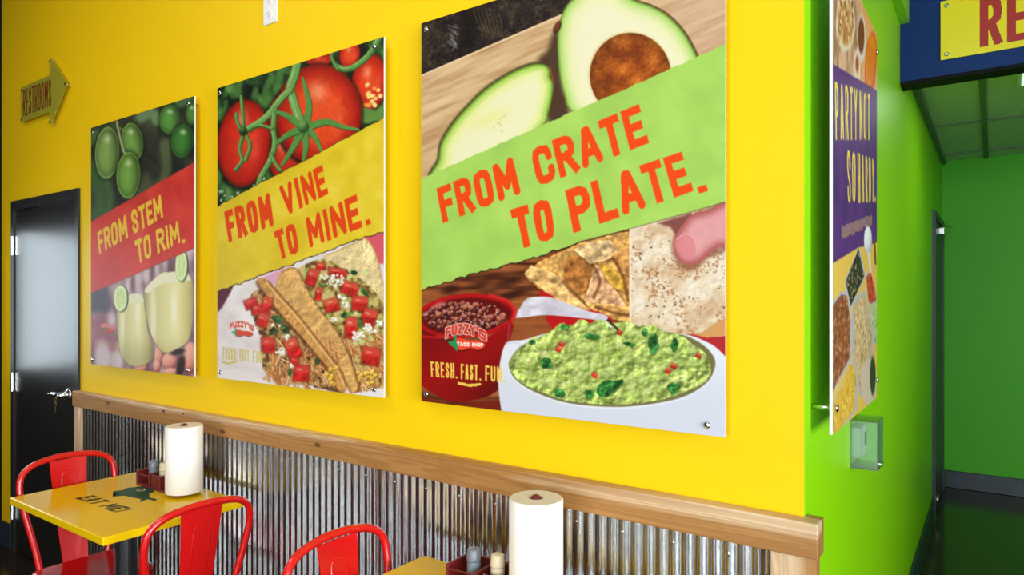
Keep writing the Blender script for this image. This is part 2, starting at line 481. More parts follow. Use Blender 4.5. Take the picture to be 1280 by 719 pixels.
# key hanging from the lock
kx = DX0 + hx - 0.012
kr = empty('door_key', (kx, -0.066, hz - 0.045))
tag(kr, 'small brass key hanging below the lever of the black door', 'key')
bm = tube([(0.009 * math.cos(a), 0, 0.026 + 0.012 * math.sin(a)) for a in [2 * PI * k / 14 for k in range(15)]], 0.0014, 6)
obj('key_ring', bm, 'brass', kr)
bm = prism_xz([(-0.010, 0.014), (0.010, 0.014), (0.012, 0.0), (0.004, -0.010), (0.004, -0.040), (0.0, -0.045), (-0.004, -0.040), (-0.004, -0.010), (-0.012, 0.0)], -0.001, 0.001)
obj('key_blade', bm, 'brass', kr)

# ------------------------------------------------------------------ hallway door
d2 = struct(empty('door_2', (XG, HDY0, 0)), 'dark hallway door seen edge on in green wall')
L_ = HDY1 - HDY0
bm = bmesh.new()
add_box(bm, -0.12, 0.020, -0.05, 0.0, 0, HDZ + 0.05)
add_box(bm, -0.12, 0.020, L_, L_ + 0.05, 0, HDZ + 0.05)
add_box(bm, -0.12, 0.020, 0.0, L_, HDZ, HDZ + 0.05)
obj('door_frame', bm, 'navy', d2)
obj('door_leaf', box(-0.03, 0.012, 0.004, L_ - 0.004, 0.01, HDZ - 0.004, bevel=0.003), 'navy', d2)
bm = box(0.012, 0.05, 0.35, 0.60, HDZ - 0.085, HDZ - 0.035, bevel=0.004)
cl = obj('door_closer', bm, 'chrome', d2)
bm = tube([(0.035, 0.40, HDZ - 0.03), (0.085, 0.60, HDZ - 0.01), (0.030, 0.78, HDZ + 0.012)], 0.008, 8)
obj('closer_arm', bm, 'chrome', cl)
obj('push_plate', box(0.012, 0.016, 0.05, 0.13, 1.05, 1.35, bevel=0.001), 'black', d2)
obj('kick_bracket', box(0.012, 0.03, 0.06, 0.14, 0.11, 0.135, bevel=0.002), 'chrome', d2)

# ================================================================== WAINSCOT: cedar rail, posts and corrugated steel
RX0, RX1 = -3.856, -0.305
ZR1, ZR0 = 1.017, 0.940
knots = [(kx_ - RX0, kz_ - ZR1, ks_) for kx_, kz_, ks_ in [(-3.47, 0.99, 0.022), (-2.96, 1.0, 0.018), (-2.51, 0.962, 0.026), (-2.80, 1.005, 0.013), (-1.93, 0.982, 0.022)]]
M['cedar'] = wood_mat('cedar_rail', (1.1, 7.0, 26.0), knots)
M['cedar_post'] = wood_mat('cedar_post', (16.0, 6.0, 1.4), (), heart=False)
wn = empty('wainscot', (RX0, 0, 0))
tag(wn, 'corrugated galvanised steel wainscot with cedar cap rail along yellow wall', 'wainscot')
rail = obj('cap_rail', box(0, RX1 - RX0, -0.042, -0.001, ZR0 - ZR1, 0, bevel=0.003), 'cedar', wn, loc=(0, 0, ZR1))
obj('end_return', box(XG + 0.001, RX1 - 0.0005, -0.0009, 0.022, ZR0, ZR1, bevel=0.002), 'cedar_post', wn, loc=(-RX0, 0, 0))
obj('post', box(0.062, 0.112, -0.034, -0.001, 0, ZR0 - 0.0005, bevel=0.002), 'cedar_post', wn, loc=(-0.06, 0, 0))
obj('post', box(-0.404, RX1 - 0.004, -0.036, -0.001, 0, ZR0 - 0.0005, bevel=0.002), 'cedar_post', wn, loc=(-RX0, 0, 0))
# corrugated sheet: sine profile, period 34 mm
per, amp = 0.0335, 0.0050
sx0, sx1 = RX0 + 0.053, -0.405
n = int((sx1 - sx0) / per * 16)
bm = bmesh.new()
rows = []
for z in (0.005, ZR0 - 0.0006):
    rows.append([bm.verts.new((sx0 - RX0 + (sx1 - sx0) * i / n, -0.014 - amp * math.cos(2 * PI * (sx0 + (sx1 - sx0) * i / n) / per), z)) for i in range(n + 1)])
back = []
for z in (0.005, ZR0 - 0.0006):
    back.append([bm.verts.new((v.co.x, v.co.y + 0.002, z)) for v in rows[0]])
for i in range(n):
    bm.faces.new([rows[0][i], rows[0][i + 1], rows[1][i + 1], rows[1][i]])
    bm.faces.new([back[0][i + 1], back[0][i], back[1][i], back[1][i + 1]])
    bm.faces.new([rows[1][i], rows[1][i + 1], back[1][i + 1], back[1][i]])
sheet = obj('corrugated_sheet', bm, 'galv', wn, smooth=True)
mod = sheet.modifiers.new('edge_split', 'EDGE_SPLIT'); mod.split_angle = math.radians(60)
# hex screws with washers on the crests below the rail
scr = lathe([(0.0058, 0), (0.0058, -0.0012), (0.0036, -0.0018), (0.0036, -0.0050), (0.0025, -0.0056)], seg=8, axis='Y')
scr_me = None
k0 = math.ceil(sx0 / per)
for k in range(k0, int(sx1 / per) + 1):
    if (k - k0) % 4 == 2:
        for z in (0.905, 0.10):
            if scr_me is None:
                o = obj('screw', scr, 'galv', wn); scr_me = o.data
            else:
                o = link(bpy.data.objects.new('screw', scr_me), wn)
            o.location = (k * per - RX0, -0.014 - amp, z)

# ================================================================== FURNITURE
def make_chair(label):
    c = empty('metal_chair', (0, 0, 0))
    tag(c, label, 'chair', 'red metal dining chairs')
    # seat: dished pan with a rolled skirt
    s = 0.166
    bm = bmesh.new()
    def ringpts(half, z, n_=6, rad=0.05):
        pts = []
        for (cx_, cy_, a0) in ((half - rad, half - rad, 0), (-half + rad, half - rad, PI / 2), (-half + rad, -half + rad, PI), (half - rad, -half + rad, 1.5 * PI)):
            for k in range(n_ + 1):
                a = a0 + PI / 2 * k / n_
                pts.append(bm.verts.new((cx_ + rad * math.cos(a), cy_ + rad * math.sin(a), z)))
        return pts
    rings = [ringpts(s - 0.004, 0.422), ringpts(s, 0.424), ringpts(s, 0.446), ringpts(s - 0.006, 0.4535), ringpts(s - 0.02, 0.455), ringpts(s - 0.05, 0.449), ringpts(s - 0.09, 0.4465, rad=0.04)]
    for a, b in zip(rings[:-1], rings[1:]):
        for k in range(len(a)):
            bm.faces.new([a[k], a[(k + 1) % len(a)], b[(k + 1) % len(a)], b[k]])
    bm.faces.new(rings[-1]); bm.faces.new(rings[0][::-1])
    obj('seat', bm, 'red', c, smooth=True)
    # back hoop
    half = [(-0.150, 0.120, 0.43), (-0.164, 0.137, 0.54), (-0.188, 0.161, 0.67), (-0.204, 0.172, 0.755), (-0.213, 0.162, 0.810), (-0.220, 0.122, 0.842), (-0.226, 0.055, 0.856)]
    pts = [(x, -y, z) for x, y, z in half] + [(-0.228, 0, 0.859)] + half[::-1]
    obj('back_hoop', tube(catmull(pts, 6), 0.0115, 12), 'red', c, smooth=True)
    # splat: bowed sheet
    bm = bmesh.new()
    nz, ny = 10, 6
    F_, B_ = [], []
    for i in range(nz + 1):
        t = i / nz
        z = 0.440 + t * (0.846 - 0.440)
        hw = 0.044 + 0.024 * t
        xx = -0.152 - 0.070 * t - 0.006 * math.sin(PI * t)
        fr, br = [], []
        for j in range(ny + 1):
            u = -1 + 2 * j / ny
            bow = 0.006 * (u * u)
            fr.append(bm.verts.new((xx + bow + 0.0015, u * hw, z))); br.append(bm.verts.new((xx + bow - 0.0015, u * hw, z)))
        F_.append(fr); B_.append(br)
    for i in range(nz):
        for j in range(ny):
            bm.faces.new([F_[i][j], F_[i][j + 1], F_[i + 1][j + 1], F_[i + 1][j]])
            bm.faces.new([B_[i][j + 1], B_[i][j], B_[i + 1][j], B_[i + 1][j + 1]])
        for j in (0, ny):
            bm.faces.new([F_[i][j], F_[i + 1][j], B_[i + 1][j], B_[i][j]])
    for i in (0, nz):
        for j in range(ny):
            bm.faces.new([F_[i][j], F_[i][j + 1], B_[i][j + 1], B_[i][j]])
    sp = obj('splat', bm, 'red', c, smooth=True)
    sp.modifiers.new('edge_split', 'EDGE_SPLIT').split_angle = math.radians(50)
    def sx(z):
        t = (z - 0.440) / 0.406
        return -0.152 - 0.070 * t - 0.006 * math.sin(PI * t)
    pr = [(sx(z) + 0.002, y, z) for y, z in [(-0.026, 0.60), (-0.027, 0.72), (-0.024, 0.785), (-0.012, 0.796), (0.012, 0.796), (0.024, 0.785), (0.027, 0.72), (0.026, 0.60)]]
    obj('embossed_ridge', tube(pr, 0.0032, 6), 'red', sp, smooth=True)
    # legs: folded sheet angles, splayed
    for sx_, sy_ in ((1, 1), (1, -1), (-1, 1), (-1, -1)):
        bm = bmesh.new()
        top = Vector((sx_ * 0.150, sy_ * 0.150, 0.435)); bot = Vector((sx_ * (0.20 if sx_ > 0 else 0.215), sy_ * 0.205, 0.0))
        rings = []
        for t, wd in ((0, 0.040), (0.5, 0.030), (1, 0.020)):
            p = top.lerp(bot, t)
            th = 0.004
            prof = [(0, 0), (-sx_ * wd, 0), (-sx_ * wd, -sy_ * th), (-sx_ * th, -sy_ * th), (-sx_ * th, -sy_ * wd), (0, -sy_ * wd)]
            rings.append([bm.verts.new(p + Vector((a, b, 0))) for a, b in prof])
        for a, b in zip(rings[:-1], rings[1:]):
            for k in range(6): bm.faces.new([a[k], a[(k + 1) % 6], b[(k + 1) % 6], b[k]])
        bm.faces.new(rings[0]); bm.faces.new(rings[-1][::-1])
        obj('leg', bm, 'red', c)
    for a, b in (((0.175, 0.175), (-0.18, -0.175)), ((0.175, -0.175), (-0.18, 0.175))):
        obj('cross_brace', tube([(a[0], a[1], 0.235), (0, 0, 0.25 if a[1] > 0 else 0.262), (b[0], b[1], 0.235)], 0.006, 8), 'red', c, smooth=True)
    return c

def copy_tree(o, parent=None):
    c = o.copy(); COL.objects.link(c); c.parent = parent
    for ch in list(o.children): copy_tree(ch, c)
    return c

ch0 = make_chair('red metal chair nearest the black door, pushed up to table with green print')
ch0.location = (-2.836, -0.38, 0)
ch1 = copy_tree(ch0); ch1.location = (-2.225, -0.420, 0); ch1.rotation_euler = (0, 0, PI)
ch1['label'] = 'red metal chair seen from behind, right of table with green print'
ch2 = copy_tree(ch0); ch2.location = (-1.229, -0.366, 0)
ch2['label'] = 'red metal chair in the middle, drawn up to the cropped yellow table'

TZ = 0.75
def make_table(x0, x1, y0, y1, label):
    cx_, cy_ = (x0 + x1) / 2, (y0 + y1) / 2
    t = empty('dining_table', (cx_, cy_, 0))
    tag(t, label, 'table', 'yellow pedestal tables')
    hx_, hy_ = (x1 - x0) / 2, (y1 - y0) / 2
    obj('tabletop', box(-hx_, hx_, -hy_, hy_, TZ - 0.027, TZ, bevel=0.004, seg=3), 'tabletop', t)
    obj('pedestal', lathe([(0.036, 0.012), (0.036, TZ - 0.035), (0.10, TZ - 0.034), (0.10, TZ - 0.0275)], seg=24), 'black', t)
    bm = lathe([(0.145, 0.0), (0.145, 0.010), (0.135, 0.018), (0.06, 0.028), (0.0365, 0.034)], seg=36)
    obj('base_plate', bm, 'black', t, smooth=True)
    return t
t1 = make_table(-3.0, -2.262, -0.598, -0.109, 'yellow table with dark green EAT ME print on top')
t2 = make_table(-1.352, -0.614, -0.615, -0.126, 'yellow table cut off at the bottom, nearest the green wall')

def paper_roll(x, y, label):
    r, z0, z1 = 0.066, TZ + 0.0115, TZ + 0.262
    o = empty('paper_towel_roll', (x, y, z0))
    tag(o, label, 'paper towel', 'paper towel rolls')
    h_ = z1 - z0
    bm = bmesh.new()
    add_lathe(bm, [(r - 0.001, 0.0), (r, 0.002), (r, h_ - 0.004), (r - 0.003, h_ - 0.0005)], seg=48)
    bmesh.ops.delete(bm, geom=[f for f in bm.faces if len(f.verts) > 4], context='FACES')
    seg = 48
    # hollow core tube down the middle
    bm.verts.ensure_lookup_table()
    obj('roll_body', bm, 'paper', o, smooth=True)
    bm = bmesh.new()
    rings = []
    for (rr, zz) in [(r - 0.003, h_ - 0.0005), (0.0185, h_ - 0.0005), (0.0185, 0.0), (r - 0.001, 0.0)]:
        rings.append([bm.verts.new((rr * math.cos(2 * PI * k / seg), rr * math.sin(2 * PI * k / seg), zz)) for k in range(seg)])
    for a, b in zip(rings[:-1], rings[1:]):
        for k in range(seg): bm.faces.new([a[k], a[(k + 1) % seg], b[(k + 1) % seg], b[k]])
    obj('wound_layers', bm, 'paper_top', o)
    return o

def make_caddy(x, y, label, px=0.0):
    c = empty('table_caddy', (x, y, TZ))
    tag(c, label, 'caddy', 'table caddies')
    obj('base_tray', box(-0.268, 0.022, -0.042, 0.058, 0.0, 0.011, bevel=0.003), 'caddy', c)
    obj('end_wall', box(-0.268, -0.259, -0.042, 0.058, 0.011, 0.058, bevel=0.002), 'caddy', c)
    obj('back_wall', box(-0.259, -0.094, 0.049, 0.058, 0.011, 0.058, bevel=0.002), 'caddy', c)
    obj('divider', box(-0.172, -0.166, -0.042, 0.049, 0.011, 0.058, bevel=0.002), 'caddy', c)
    obj('front_wall', box(-0.148, -0.094, -0.042, -0.034, 0.011, 0.058, bevel=0.002), 'caddy', c)
    obj('end_wall', box(-0.094, -0.086, -0.042, 0.058, 0.011, 0.058, bevel=0.002), 'caddy', c)
    obj('front_rod', tube([(-0.264, -0.038, 0.046), (-0.169, -0.038, 0.046)], 0.0028, 8), 'caddy', c)
    pst = obj('roll_post', lathe([(0.007, 0.0105), (0.007, 0.244)], seg=12, origin=(px, 0, 0)), 'caddy', c, smooth=True)
    obj('knob', lathe([(0.004, 0.243), (0.012, 0.248), (0.0135, 0.256), (0.012, 0.264), (0.005, 0.269)], seg=16, origin=(px, 0, 0)), 'caddy', pst, smooth=True)
    return c

def shaker(x, y, m, label, h_=0.088):
    o = empty('shaker', (x, y, TZ + 0.011))
    tag(o, label, 'shaker', 'salt and pepper shakers')
    obj('shaker_body', lathe([(0.016, 0), (0.0185, 0.003), (0.0175, h_ * 0.62), (0.0172, h_ * 0.64)], seg=20), m, o, smooth=True)
    obj('shaker_cap', lathe([(0.0185, h_ * 0.64), (0.0185, h_ * 0.70), (0.0165, h_ * 0.97), (0.0145, h_)], seg=20), m, o, smooth=True)
    return o

for (rx, ry, off, n1, n2) in ((-2.513, -0.197, -0.014, 'on the table with green EAT ME print', 'beside the far paper towel roll'),
                              (-0.910, -0.207, 0.014, 'on the cropped table nearest the green wall', 'beside the near paper towel roll')):
    make_caddy(rx + off, ry, 'dark red caddy holding shakers and paper roll ' + n1, -off)
    paper_roll(rx, ry, 'white paper towel roll standing ' + n1)
    shaker(rx + off - 0.204, ry - 0.004, 'pepper', 'grey pepper shaker ' + n2)
    shaker(rx + off - 0.130, ry + 0.000, 'salt', 'cream salt shaker ' + n2)

# ================================================================== PRINTED SIGNS (flat print painted as colour attributes)
FPX, PCX, PCY = 24.0 / 36.0 * 1280, 640.0, 371.0
_sa, _ca = math.sin(YAW), math.cos(YAW)

def art_xy(X, Y, Z):
    """art sheet coordinates of points on a sign (the drawing's own 2-D layout)"""
    dx, dy, dz = X, Y - CAM_Y, Z - CAM_H
    d = -_sa * dx + _ca * dy
    return PCX + FPX * (_ca * dx + _sa * dy) / d, PCY - FPX * dz / d

def _hash(ix, iy, seed):
    n_ = (ix.astype(np.int64) * 374761393 + iy.astype(np.int64) * 668265263 + seed * 1442695041) & 0xFFFFFFFF
    n_ = ((n_ ^ (n_ >> 13)) * 1274126177) & 0xFFFFFFFF
    n_ = n_ ^ (n_ >> 16)
    return (n_ & 0xFFFF) / 65535.0

def vnoise(x, y, seed=0):
    ix, iy = np.floor(x), np.floor(y)
    fx, fy = x - ix, y - iy
    fx, fy = fx * fx * (3 - 2 * fx), fy * fy * (3 - 2 * fy)
    a = _hash(ix, iy, seed); b = _hash(ix + 1, iy, seed); c = _hash(ix, iy + 1, seed); d = _hash(ix + 1, iy + 1, seed)
    return (a * (1 - fx) + b * fx) * (1 - fy) + (c * (1 - fx) + d * fx) * fy

def fbm(x, y, seed=0, oct_=3):
    s, a, t = 0, 0.5, 0
    for k in range(oct_):
        s = s + a * vnoise(x * 2 ** k, y * 2 ** k, seed + k * 17); t += a; a *= 0.5
    return s / t

def relief(x, y, s, seed=0, oct_=3, d=1.3):
    """lit-from-upper-left relief of a bumpy pictured surface, about -1..1"""
    return (fbm(x / s, y / s, seed, oct_) - fbm((x - d) / s, (y - d * 1.2) / s, seed, oct_)) * s / d * 1.1

def smooth01(x):
    x = np.clip(x, 0, 1); return x * x * (3 - 2 * x)

def poly_sd(x, y, P):
    """signed distance to a polygon (negative inside)"""
    P = np.asarray(P, float); n_ = len(P)
    d2 = np.full(x.shape, 1e18); inside = np.zeros(x.shape, bool)
    for i in range(n_):
        ax, ay = P[i]; bx, by = P[(i + 1) % n_]
        ex, ey = bx - ax, by - ay
        L2 = ex * ex + ey * ey + 1e-12
        t = np.clip(((x - ax) * ex + (y - ay) * ey) / L2, 0, 1)
        d2 = np.minimum(d2, (x - ax - t * ex) ** 2 + (y - ay - t * ey) ** 2)
        c = (ay > y) != (by > y)
        if abs(ey) > 1e-12:
            inside ^= c & (x < (y - ay) * ex / ey + ax)
    d = np.sqrt(d2)
    return np.where(inside, -d, d)

def seg_d(x, y, P, closed=False):
    P = list(P) + ([P[0]] if closed else [])
    d2 = np.full(x.shape, 1e18)
    for (ax, ay), (bx, by) in zip(P[:-1], P[1:]):
        ex, ey = bx - ax, by - ay
        t = np.clip(((x - ax) * ex + (y - ay) * ey) / (ex * ex + ey * ey + 1e-12), 0, 1)
        d2 = np.minimum(d2, (x - ax - t * ex) ** 2 + (y - ay - t * ey) ** 2)
    return np.sqrt(d2)

def seg_sq(x, y, P):
    """distance to a pen path with square pen ends"""
    d = np.full(x.shape, 1e9)
    segs = list(zip(P[:-1], P[1:]))
    straight = [(abs(q[0] - p[0]) < 0.06 * abs(q[1] - p[1]) or abs(q[1] - p[1]) < 0.06 * abs(q[0] - p[0])) and math.dist(p, q) > 0.05 for p, q in segs]
    for i, ((ax, ay), (bx, by)) in enumerate(segs):
        ex, ey = bx - ax, by - ay
        l = math.hypot(ex, ey) + 1e-9
        ex, ey = ex / l, ey / l
        al = np.maximum(np.abs((x - ax) * ex + (y - ay) * ey - l / 2) - l / 2, 0)
        pp = np.abs(-(x - ax) * ey + (y - ay) * ex)
        sq = straight[i] and (i == 0 or straight[i - 1]) and (i == len(segs) - 1 or straight[i + 1])
        d = np.minimum(d, np.maximum(pp, al) if (sq or len(segs) == 1) else np.hypot(pp, al))
    return d

def curve2(pts, n_=6, closed=True):
    return [(p.x, p.y) for p in catmull([(a, b, 0) for a, b in pts], n_, closed)]

O_ = [(0, .22), (.12, .05), (.5, 0), (.88, .05), (1, .22), (1, .78), (.88, .95), (.5, 1), (.12, .95), (0, .78), (0, .22)]
GLYPH = {  # (relative width, strokes in a unit box, y down)
    'A': (1.0, [[(0, 1), (.42, 0), (.58, 0), (1, 1)], [(.18, .70), (.82, .70)]]),
    'C': (.92, [[(1, .30), (1, .2), (.88, .05), (.5, 0), (.12, .05), (0, .22), (0, .78), (.12, .95), (.5, 1), (.88, .95), (1, .8), (1, .70)]]),
    'D': (.95, [[(0, 0), (0, 1), (.55, 1), (.9, .92), (1, .75), (1, .25), (.9, .08), (.55, 0), (0, 0)]]),
    'E': (.82, [[(1, 0), (0, 0), (0, 1), (1, 1)], [(0, .5), (.85, .5)]]),
    'F': (.80, [[(1, 0), (0, 0), (0, 1)], [(0, .5), (.85, .5)]]),
    'H': (.95, [[(0, 0), (0, 1)], [(1, 0), (1, 1)], [(0, .5), (1, .5)]]),
    'I': (.16, [[(.5, 0), (.5, 1)]]),
    'L': (.78, [[(0, 0), (0, 1), (1, 1)]]),
    'M': (1.28, [[(0, 1), (0.03, 0), (.5, .72), (.97, 0), (1, 1)]]),
    'N': (.98, [[(0, 1), (0, 0), (1, 1), (1, 0)]]),
    'O': (.95, [O_]),
    'P': (.88, [[(0, 1), (0, 0), (.6, 0), (.92, .08), (1, .27), (.92, .47), (.6, .55), (0, .55)]]),
    'R': (.95, [[(0, 1), (0, 0), (.6, 0), (.92, .08), (1, .26), (.92, .44), (.6, .52), (0, .52)], [(.5, .52), (1, 1)]]),
    'S': (.88, [[(1, .27), (.95, .12), (.75, .01), (.3, 0), (.05, .12), (.02, .30), (.25, .45), (.75, .56), (.98, .70), (.95, .88), (.7, 1), (.25, 1), (.03, .87), (0, .73)]]),
    'T': (.88, [[(0, 0), (1, 0)], [(.5, 0), (.5, 1)]]),
    'U': (.95, [[(0, 0), (0, .78), (.12, .95), (.5, 1), (.88, .95), (1, .78), (1, 0)]]),
    'V': (1.0, [[(0, 0), (.5, 1), (1, 0)]]),
    'Y': (1.0, [[(0, 0), (.5, .5), (1, 0)], [(.5, .5), (.5, 1)]]),
    'Z': (.88, [[(0, 0), (1, 0), (0, 1), (1, 1)]]),
    '.': (.16, [[(.5, 1), (.5, .99)]]),
    "'": (.16, [[(.5, 0), (.5, .2)]]),
    '!': (.16, [[(.5, 0), (.5, .68)], [(.5, 1), (.5, .99)]]),
    ' ': (.40, []),
}

def text_layout(txt, aspect, hw, gap=0.10):
    """segments of a line of text filling the box [0, aspect] x [0, 1]"""
    ws = [GLYPH[c][0] for c in txt]
    avail = aspect - (len(txt) - 1) * gap - 2 * hw * len(txt)
    k = avail / max(1e-6, sum(ws))
    x, out = 0.0, []
    for c, w in zip(txt, ws):
        gw = w * k
        out.append((x, x + gw + 2 * hw, [[(x + hw + gw * a, hw + (1 - 2 * hw) * b) for a, b in s] for s in GLYPH[c][1]]))
        x += gw + 2 * hw + gap
    return out

def homography(src, dst):
    A = []
    for (x, y), (u, v) in zip(src, dst):
        A.append([x, y, 1, 0, 0, 0, -u * x, -u * y, -u]); A.append([0, 0, 0, x, y, 1, -v * x, -v * y, -v])
    _, _, V = np.linalg.svd(np.array(A, float))
    return V[-1].reshape(3, 3)

class Art:
    def __init__(self, X, Y, base):
        self.x, self.y, self.ax = X, Y, 1.0
        self.c = np.tile(np.array(base, float), (len(X), 1))
    def sel(self, x0, x1, y0, y1):
        return np.nonzero((self.x > x0) & (self.x < x1) & (self.y > y0) & (self.y < y1))[0]
    def put(self, i, col, a):
        a = np.asarray(a)[:, None]
        self.c[i] = self.c[i] * (1 - a) + np.asarray(col, float) * a
    def poly(self, P, col, soft=0.8, a=1.0, rough=0.0, rs=3.0, seed=1, fn=None):
        P = np.asarray(P, float)
        i = self.sel(P[:, 0].min() - 3 - soft, P[:, 0].max() + 3 + soft, P[:, 1].min() - 3 - soft, P[:, 1].max() + 3 + soft)
        if not len(i): return
        x, y = self.x[i], self.y[i]
        d = poly_sd(x, y, P)
        if rough: d = d + (fbm(x / rs, y / rs, seed) - 0.5) * 2 * rough
        al = smooth01(0.5 - d / (2 * soft)) * a
        k = al > 0.002
        cc = fn(x[k], y[k], d[k]) if fn else col
        self.put(i[k], cc, al[k])
    def ell(self, cx, cy, rx, ry, col, rot=0.0, soft=0.8, a=1.0, lit=None, dark=None, light=(-0.4, -0.6), rough=0.0, rs=4.0, seed=1, fn=None):
        """ellipse; lit / dark give it the printed picture's own modelling"""
        r = max(rx, ry) * 1.15 + 2 + soft
        i = self.sel(cx - r, cx + r, cy - r, cy + r)
        if not len(i): return
        dx, dy = self.x[i] - cx, self.y[i] - cy
        c_, s_ = math.cos(rot), math.sin(rot)
        u, v = (dx * c_ + dy * s_) / rx, (-dx * s_ + dy * c_) / ry
        q = np.sqrt(u * u + v * v)
        d = (q - 1) * min(rx, ry)
        if rough: d = d + (fbm(self.x[i] / rs, self.y[i] / rs, seed) - 0.5) * 2 * rough
        al = smooth01(0.5 - d / (2 * soft)) * a
        k = al > 0.002
        if fn: cc = fn(self.x[i][k], self.y[i][k], u[k], v[k])
        elif lit is not None:
            un, vn = dx[k] / rx, dy[k] / ry
            nz = np.sqrt(np.clip(1 - q[k] ** 2, 0, 1))
            s = np.clip(0.5 * nz + 0.5 * (un * light[0] + vn * light[1]) / math.hypot(*light) + 0.15, 0, 1)[:, None]
            dk = np.array(dark if dark is not None else [v_ * 0.55 for v_ in col], float)
            cc = np.where(s < 0.5, dk + (np.array(col, float) - dk) * (s * 2), np.array(col, float) + (np.array(lit, float) - np.array(col, float)) * (s * 2 - 1))
        else: cc = col
        self.put(i[k], cc, al[k])
    def stroke(self, P, w, col, soft=0.7, a=1.0, rough=0.0, seed=3):
        Q = np.asarray(P, float)
        m_ = w + 3
        i = self.sel(Q[:, 0].min() - m_, Q[:, 0].max() + m_, Q[:, 1].min() - m_, Q[:, 1].max() + m_)
        if not len(i): return
        x, y = self.x[i], self.y[i]
        d = seg_d(x, y, P) - w / 2
        if rough: d = d + (fbm(x / 2.5, y / 2.5, seed) - 0.5) * 2 * rough
        self.put(i, col, smooth01(0.5 - d / (2 * soft)) * a)
    def tint(self, x0, x1, y0, y1, sc, amt, seed=0, oct_=3):
        i = self.sel(x0, x1, y0, y1)
        n_ = fbm(self.x[i] / sc, self.y[i] / (sc if not isinstance(sc, tuple) else sc[1]), seed, oct_) - 0.5
        self.c[i] = np.clip(self.c[i] * (1 + (n_ * amt)[:, None]), 0, 255)
    def text(self, txt, quad, col, hw=0.09, gap=0.10, soft=0.7, rough=0.35, a=1.0, outline=None, ax=None):
        (tl, tr, br, bl) = quad
        wq = 0.5 * (math.dist(tl, tr) + math.dist(bl, br)); hq = 0.5 * (math.dist(tl, bl) + math.dist(tr, br))
        asp = wq / hq * (ax or self.ax)
        Hm = homography([tl, tr, br, bl], [(0, 0), (asp, 0), (asp, 1), (0, 1)])
        xs, ys = [p[0] for p in quad], [p[1] for p in quad]
        i = self.sel(min(xs) - 4, max(xs) + 4, min(ys) - 4, max(ys) + 4)
        x, y = self.x[i], self.y[i]
        w = Hm[2, 0] * x + Hm[2, 1] * y + Hm[2, 2]
        u = (Hm[0, 0] * x + Hm[0, 1] * y + Hm[0, 2]) / w; v = (Hm[1, 0] * x + Hm[1, 1] * y + Hm[1, 2]) / w
        d = np.full(u.shape, 1e3)
        for (x0, x1, strokes) in text_layout(txt, asp, hw, gap):
            k = (u > x0 - 0.2) & (u < x1 + 0.2)
            for s in strokes:
                d[k] = np.minimum(d[k], seg_sq(u[k], v[k], s))
        dp = (d - hw) * hq
        if rough: dp = dp + (fbm(x / 2.2, y / 2.2, 5) - 0.5) * 2 * rough
        if outline:
            self.put(i, outline[0], smooth01(0.5 - (dp - outline[1]) / (2 * soft)))
        self.put(i, col, smooth01(0.5 - dp / (2 * soft)) * a)

def lerp_cols(t, *stops):
    """stops: (pos, colour)"""
    t = np.asarray(t)
    return np.stack([np.interp(t, [s[0] for s in stops], [s[1][k] for s in stops]) for k in range(3)], 1)

def print_mat():
    m, N, L, b = new_mat('satin_print')
    at = N.new('ShaderNodeVertexColor'); at.layer_name = 'print'
    L.new(at.outputs['Color'], b.inputs['Base Color'])
    b.inputs['Roughness'].default_value = 0.5
    b.inputs['Specular IOR Level'].default_value = 0.12
    return m
M['print'] = print_mat()

def print_sheet(name, o3, ux, vz, w, h_, nu, nv, painter, parent, gain=1.0, ax_=1.0):
    """flat printed face: grid mesh, o3 = world top-left, ux = unit vector to the right, colours from painter(art)"""
    uu, vv = np.meshgrid(np.linspace(0, 1, nu + 1), np.linspace(0, 1, nv + 1))
    uu, vv = uu.ravel(), vv.ravel()
    X = o3[0] + ux[0] * uu * w; Y = o3[1] + ux[1] * uu * w; Z = o3[2] - vv * h_
    ax, ay = art_xy(X, Y, Z)
    art = Art(ax, ay, (128, 128, 128))
    art.ax = ax_
    painter(art)
    col = np.clip(art.c / 255.0, 0, 1)
    lin = np.where(col <= 0.04045, col / 12.92, ((col + 0.055) / 1.055) ** 2.4) * gain
    lin = np.clip(lin, 0, 0.92)
    me = bpy.data.meshes.new(name)
    nvt = (nu + 1) * (nv + 1)
    me.vertices.add(nvt)
    px_, py_, pz_ = parent.location
    co = np.stack([X - px_, Y - py_, Z - pz_], 1).astype(np.float32)
    me.vertices.foreach_set('co', co.ravel())
    jj, ii = np.meshgrid(np.arange(nv), np.arange(nu), indexing='ij')
    a = (jj * (nu + 1) + ii).ravel()
    q = np.stack([a, a + nu + 1, a + nu + 2, a + 1], 1).astype(np.int32)
    nf = nu * nv
    me.loops.add(nf * 4); me.loops.foreach_set('vertex_index', q.ravel())
    me.polygons.add(nf)
    me.polygons.foreach_set('loop_start', np.arange(0, nf * 4, 4, dtype=np.int32))
    me.update(calc_edges=True)
    ca = me.color_attributes.new('print', 'FLOAT_COLOR', 'POINT')
    ca.data.foreach_set('color', np.concatenate([lin, np.ones((nvt, 1))], 1).astype(np.float32).ravel())
    me.materials.append(M['print'])
    o = bpy.data.objects.new(name, me)
    return link(o, parent)

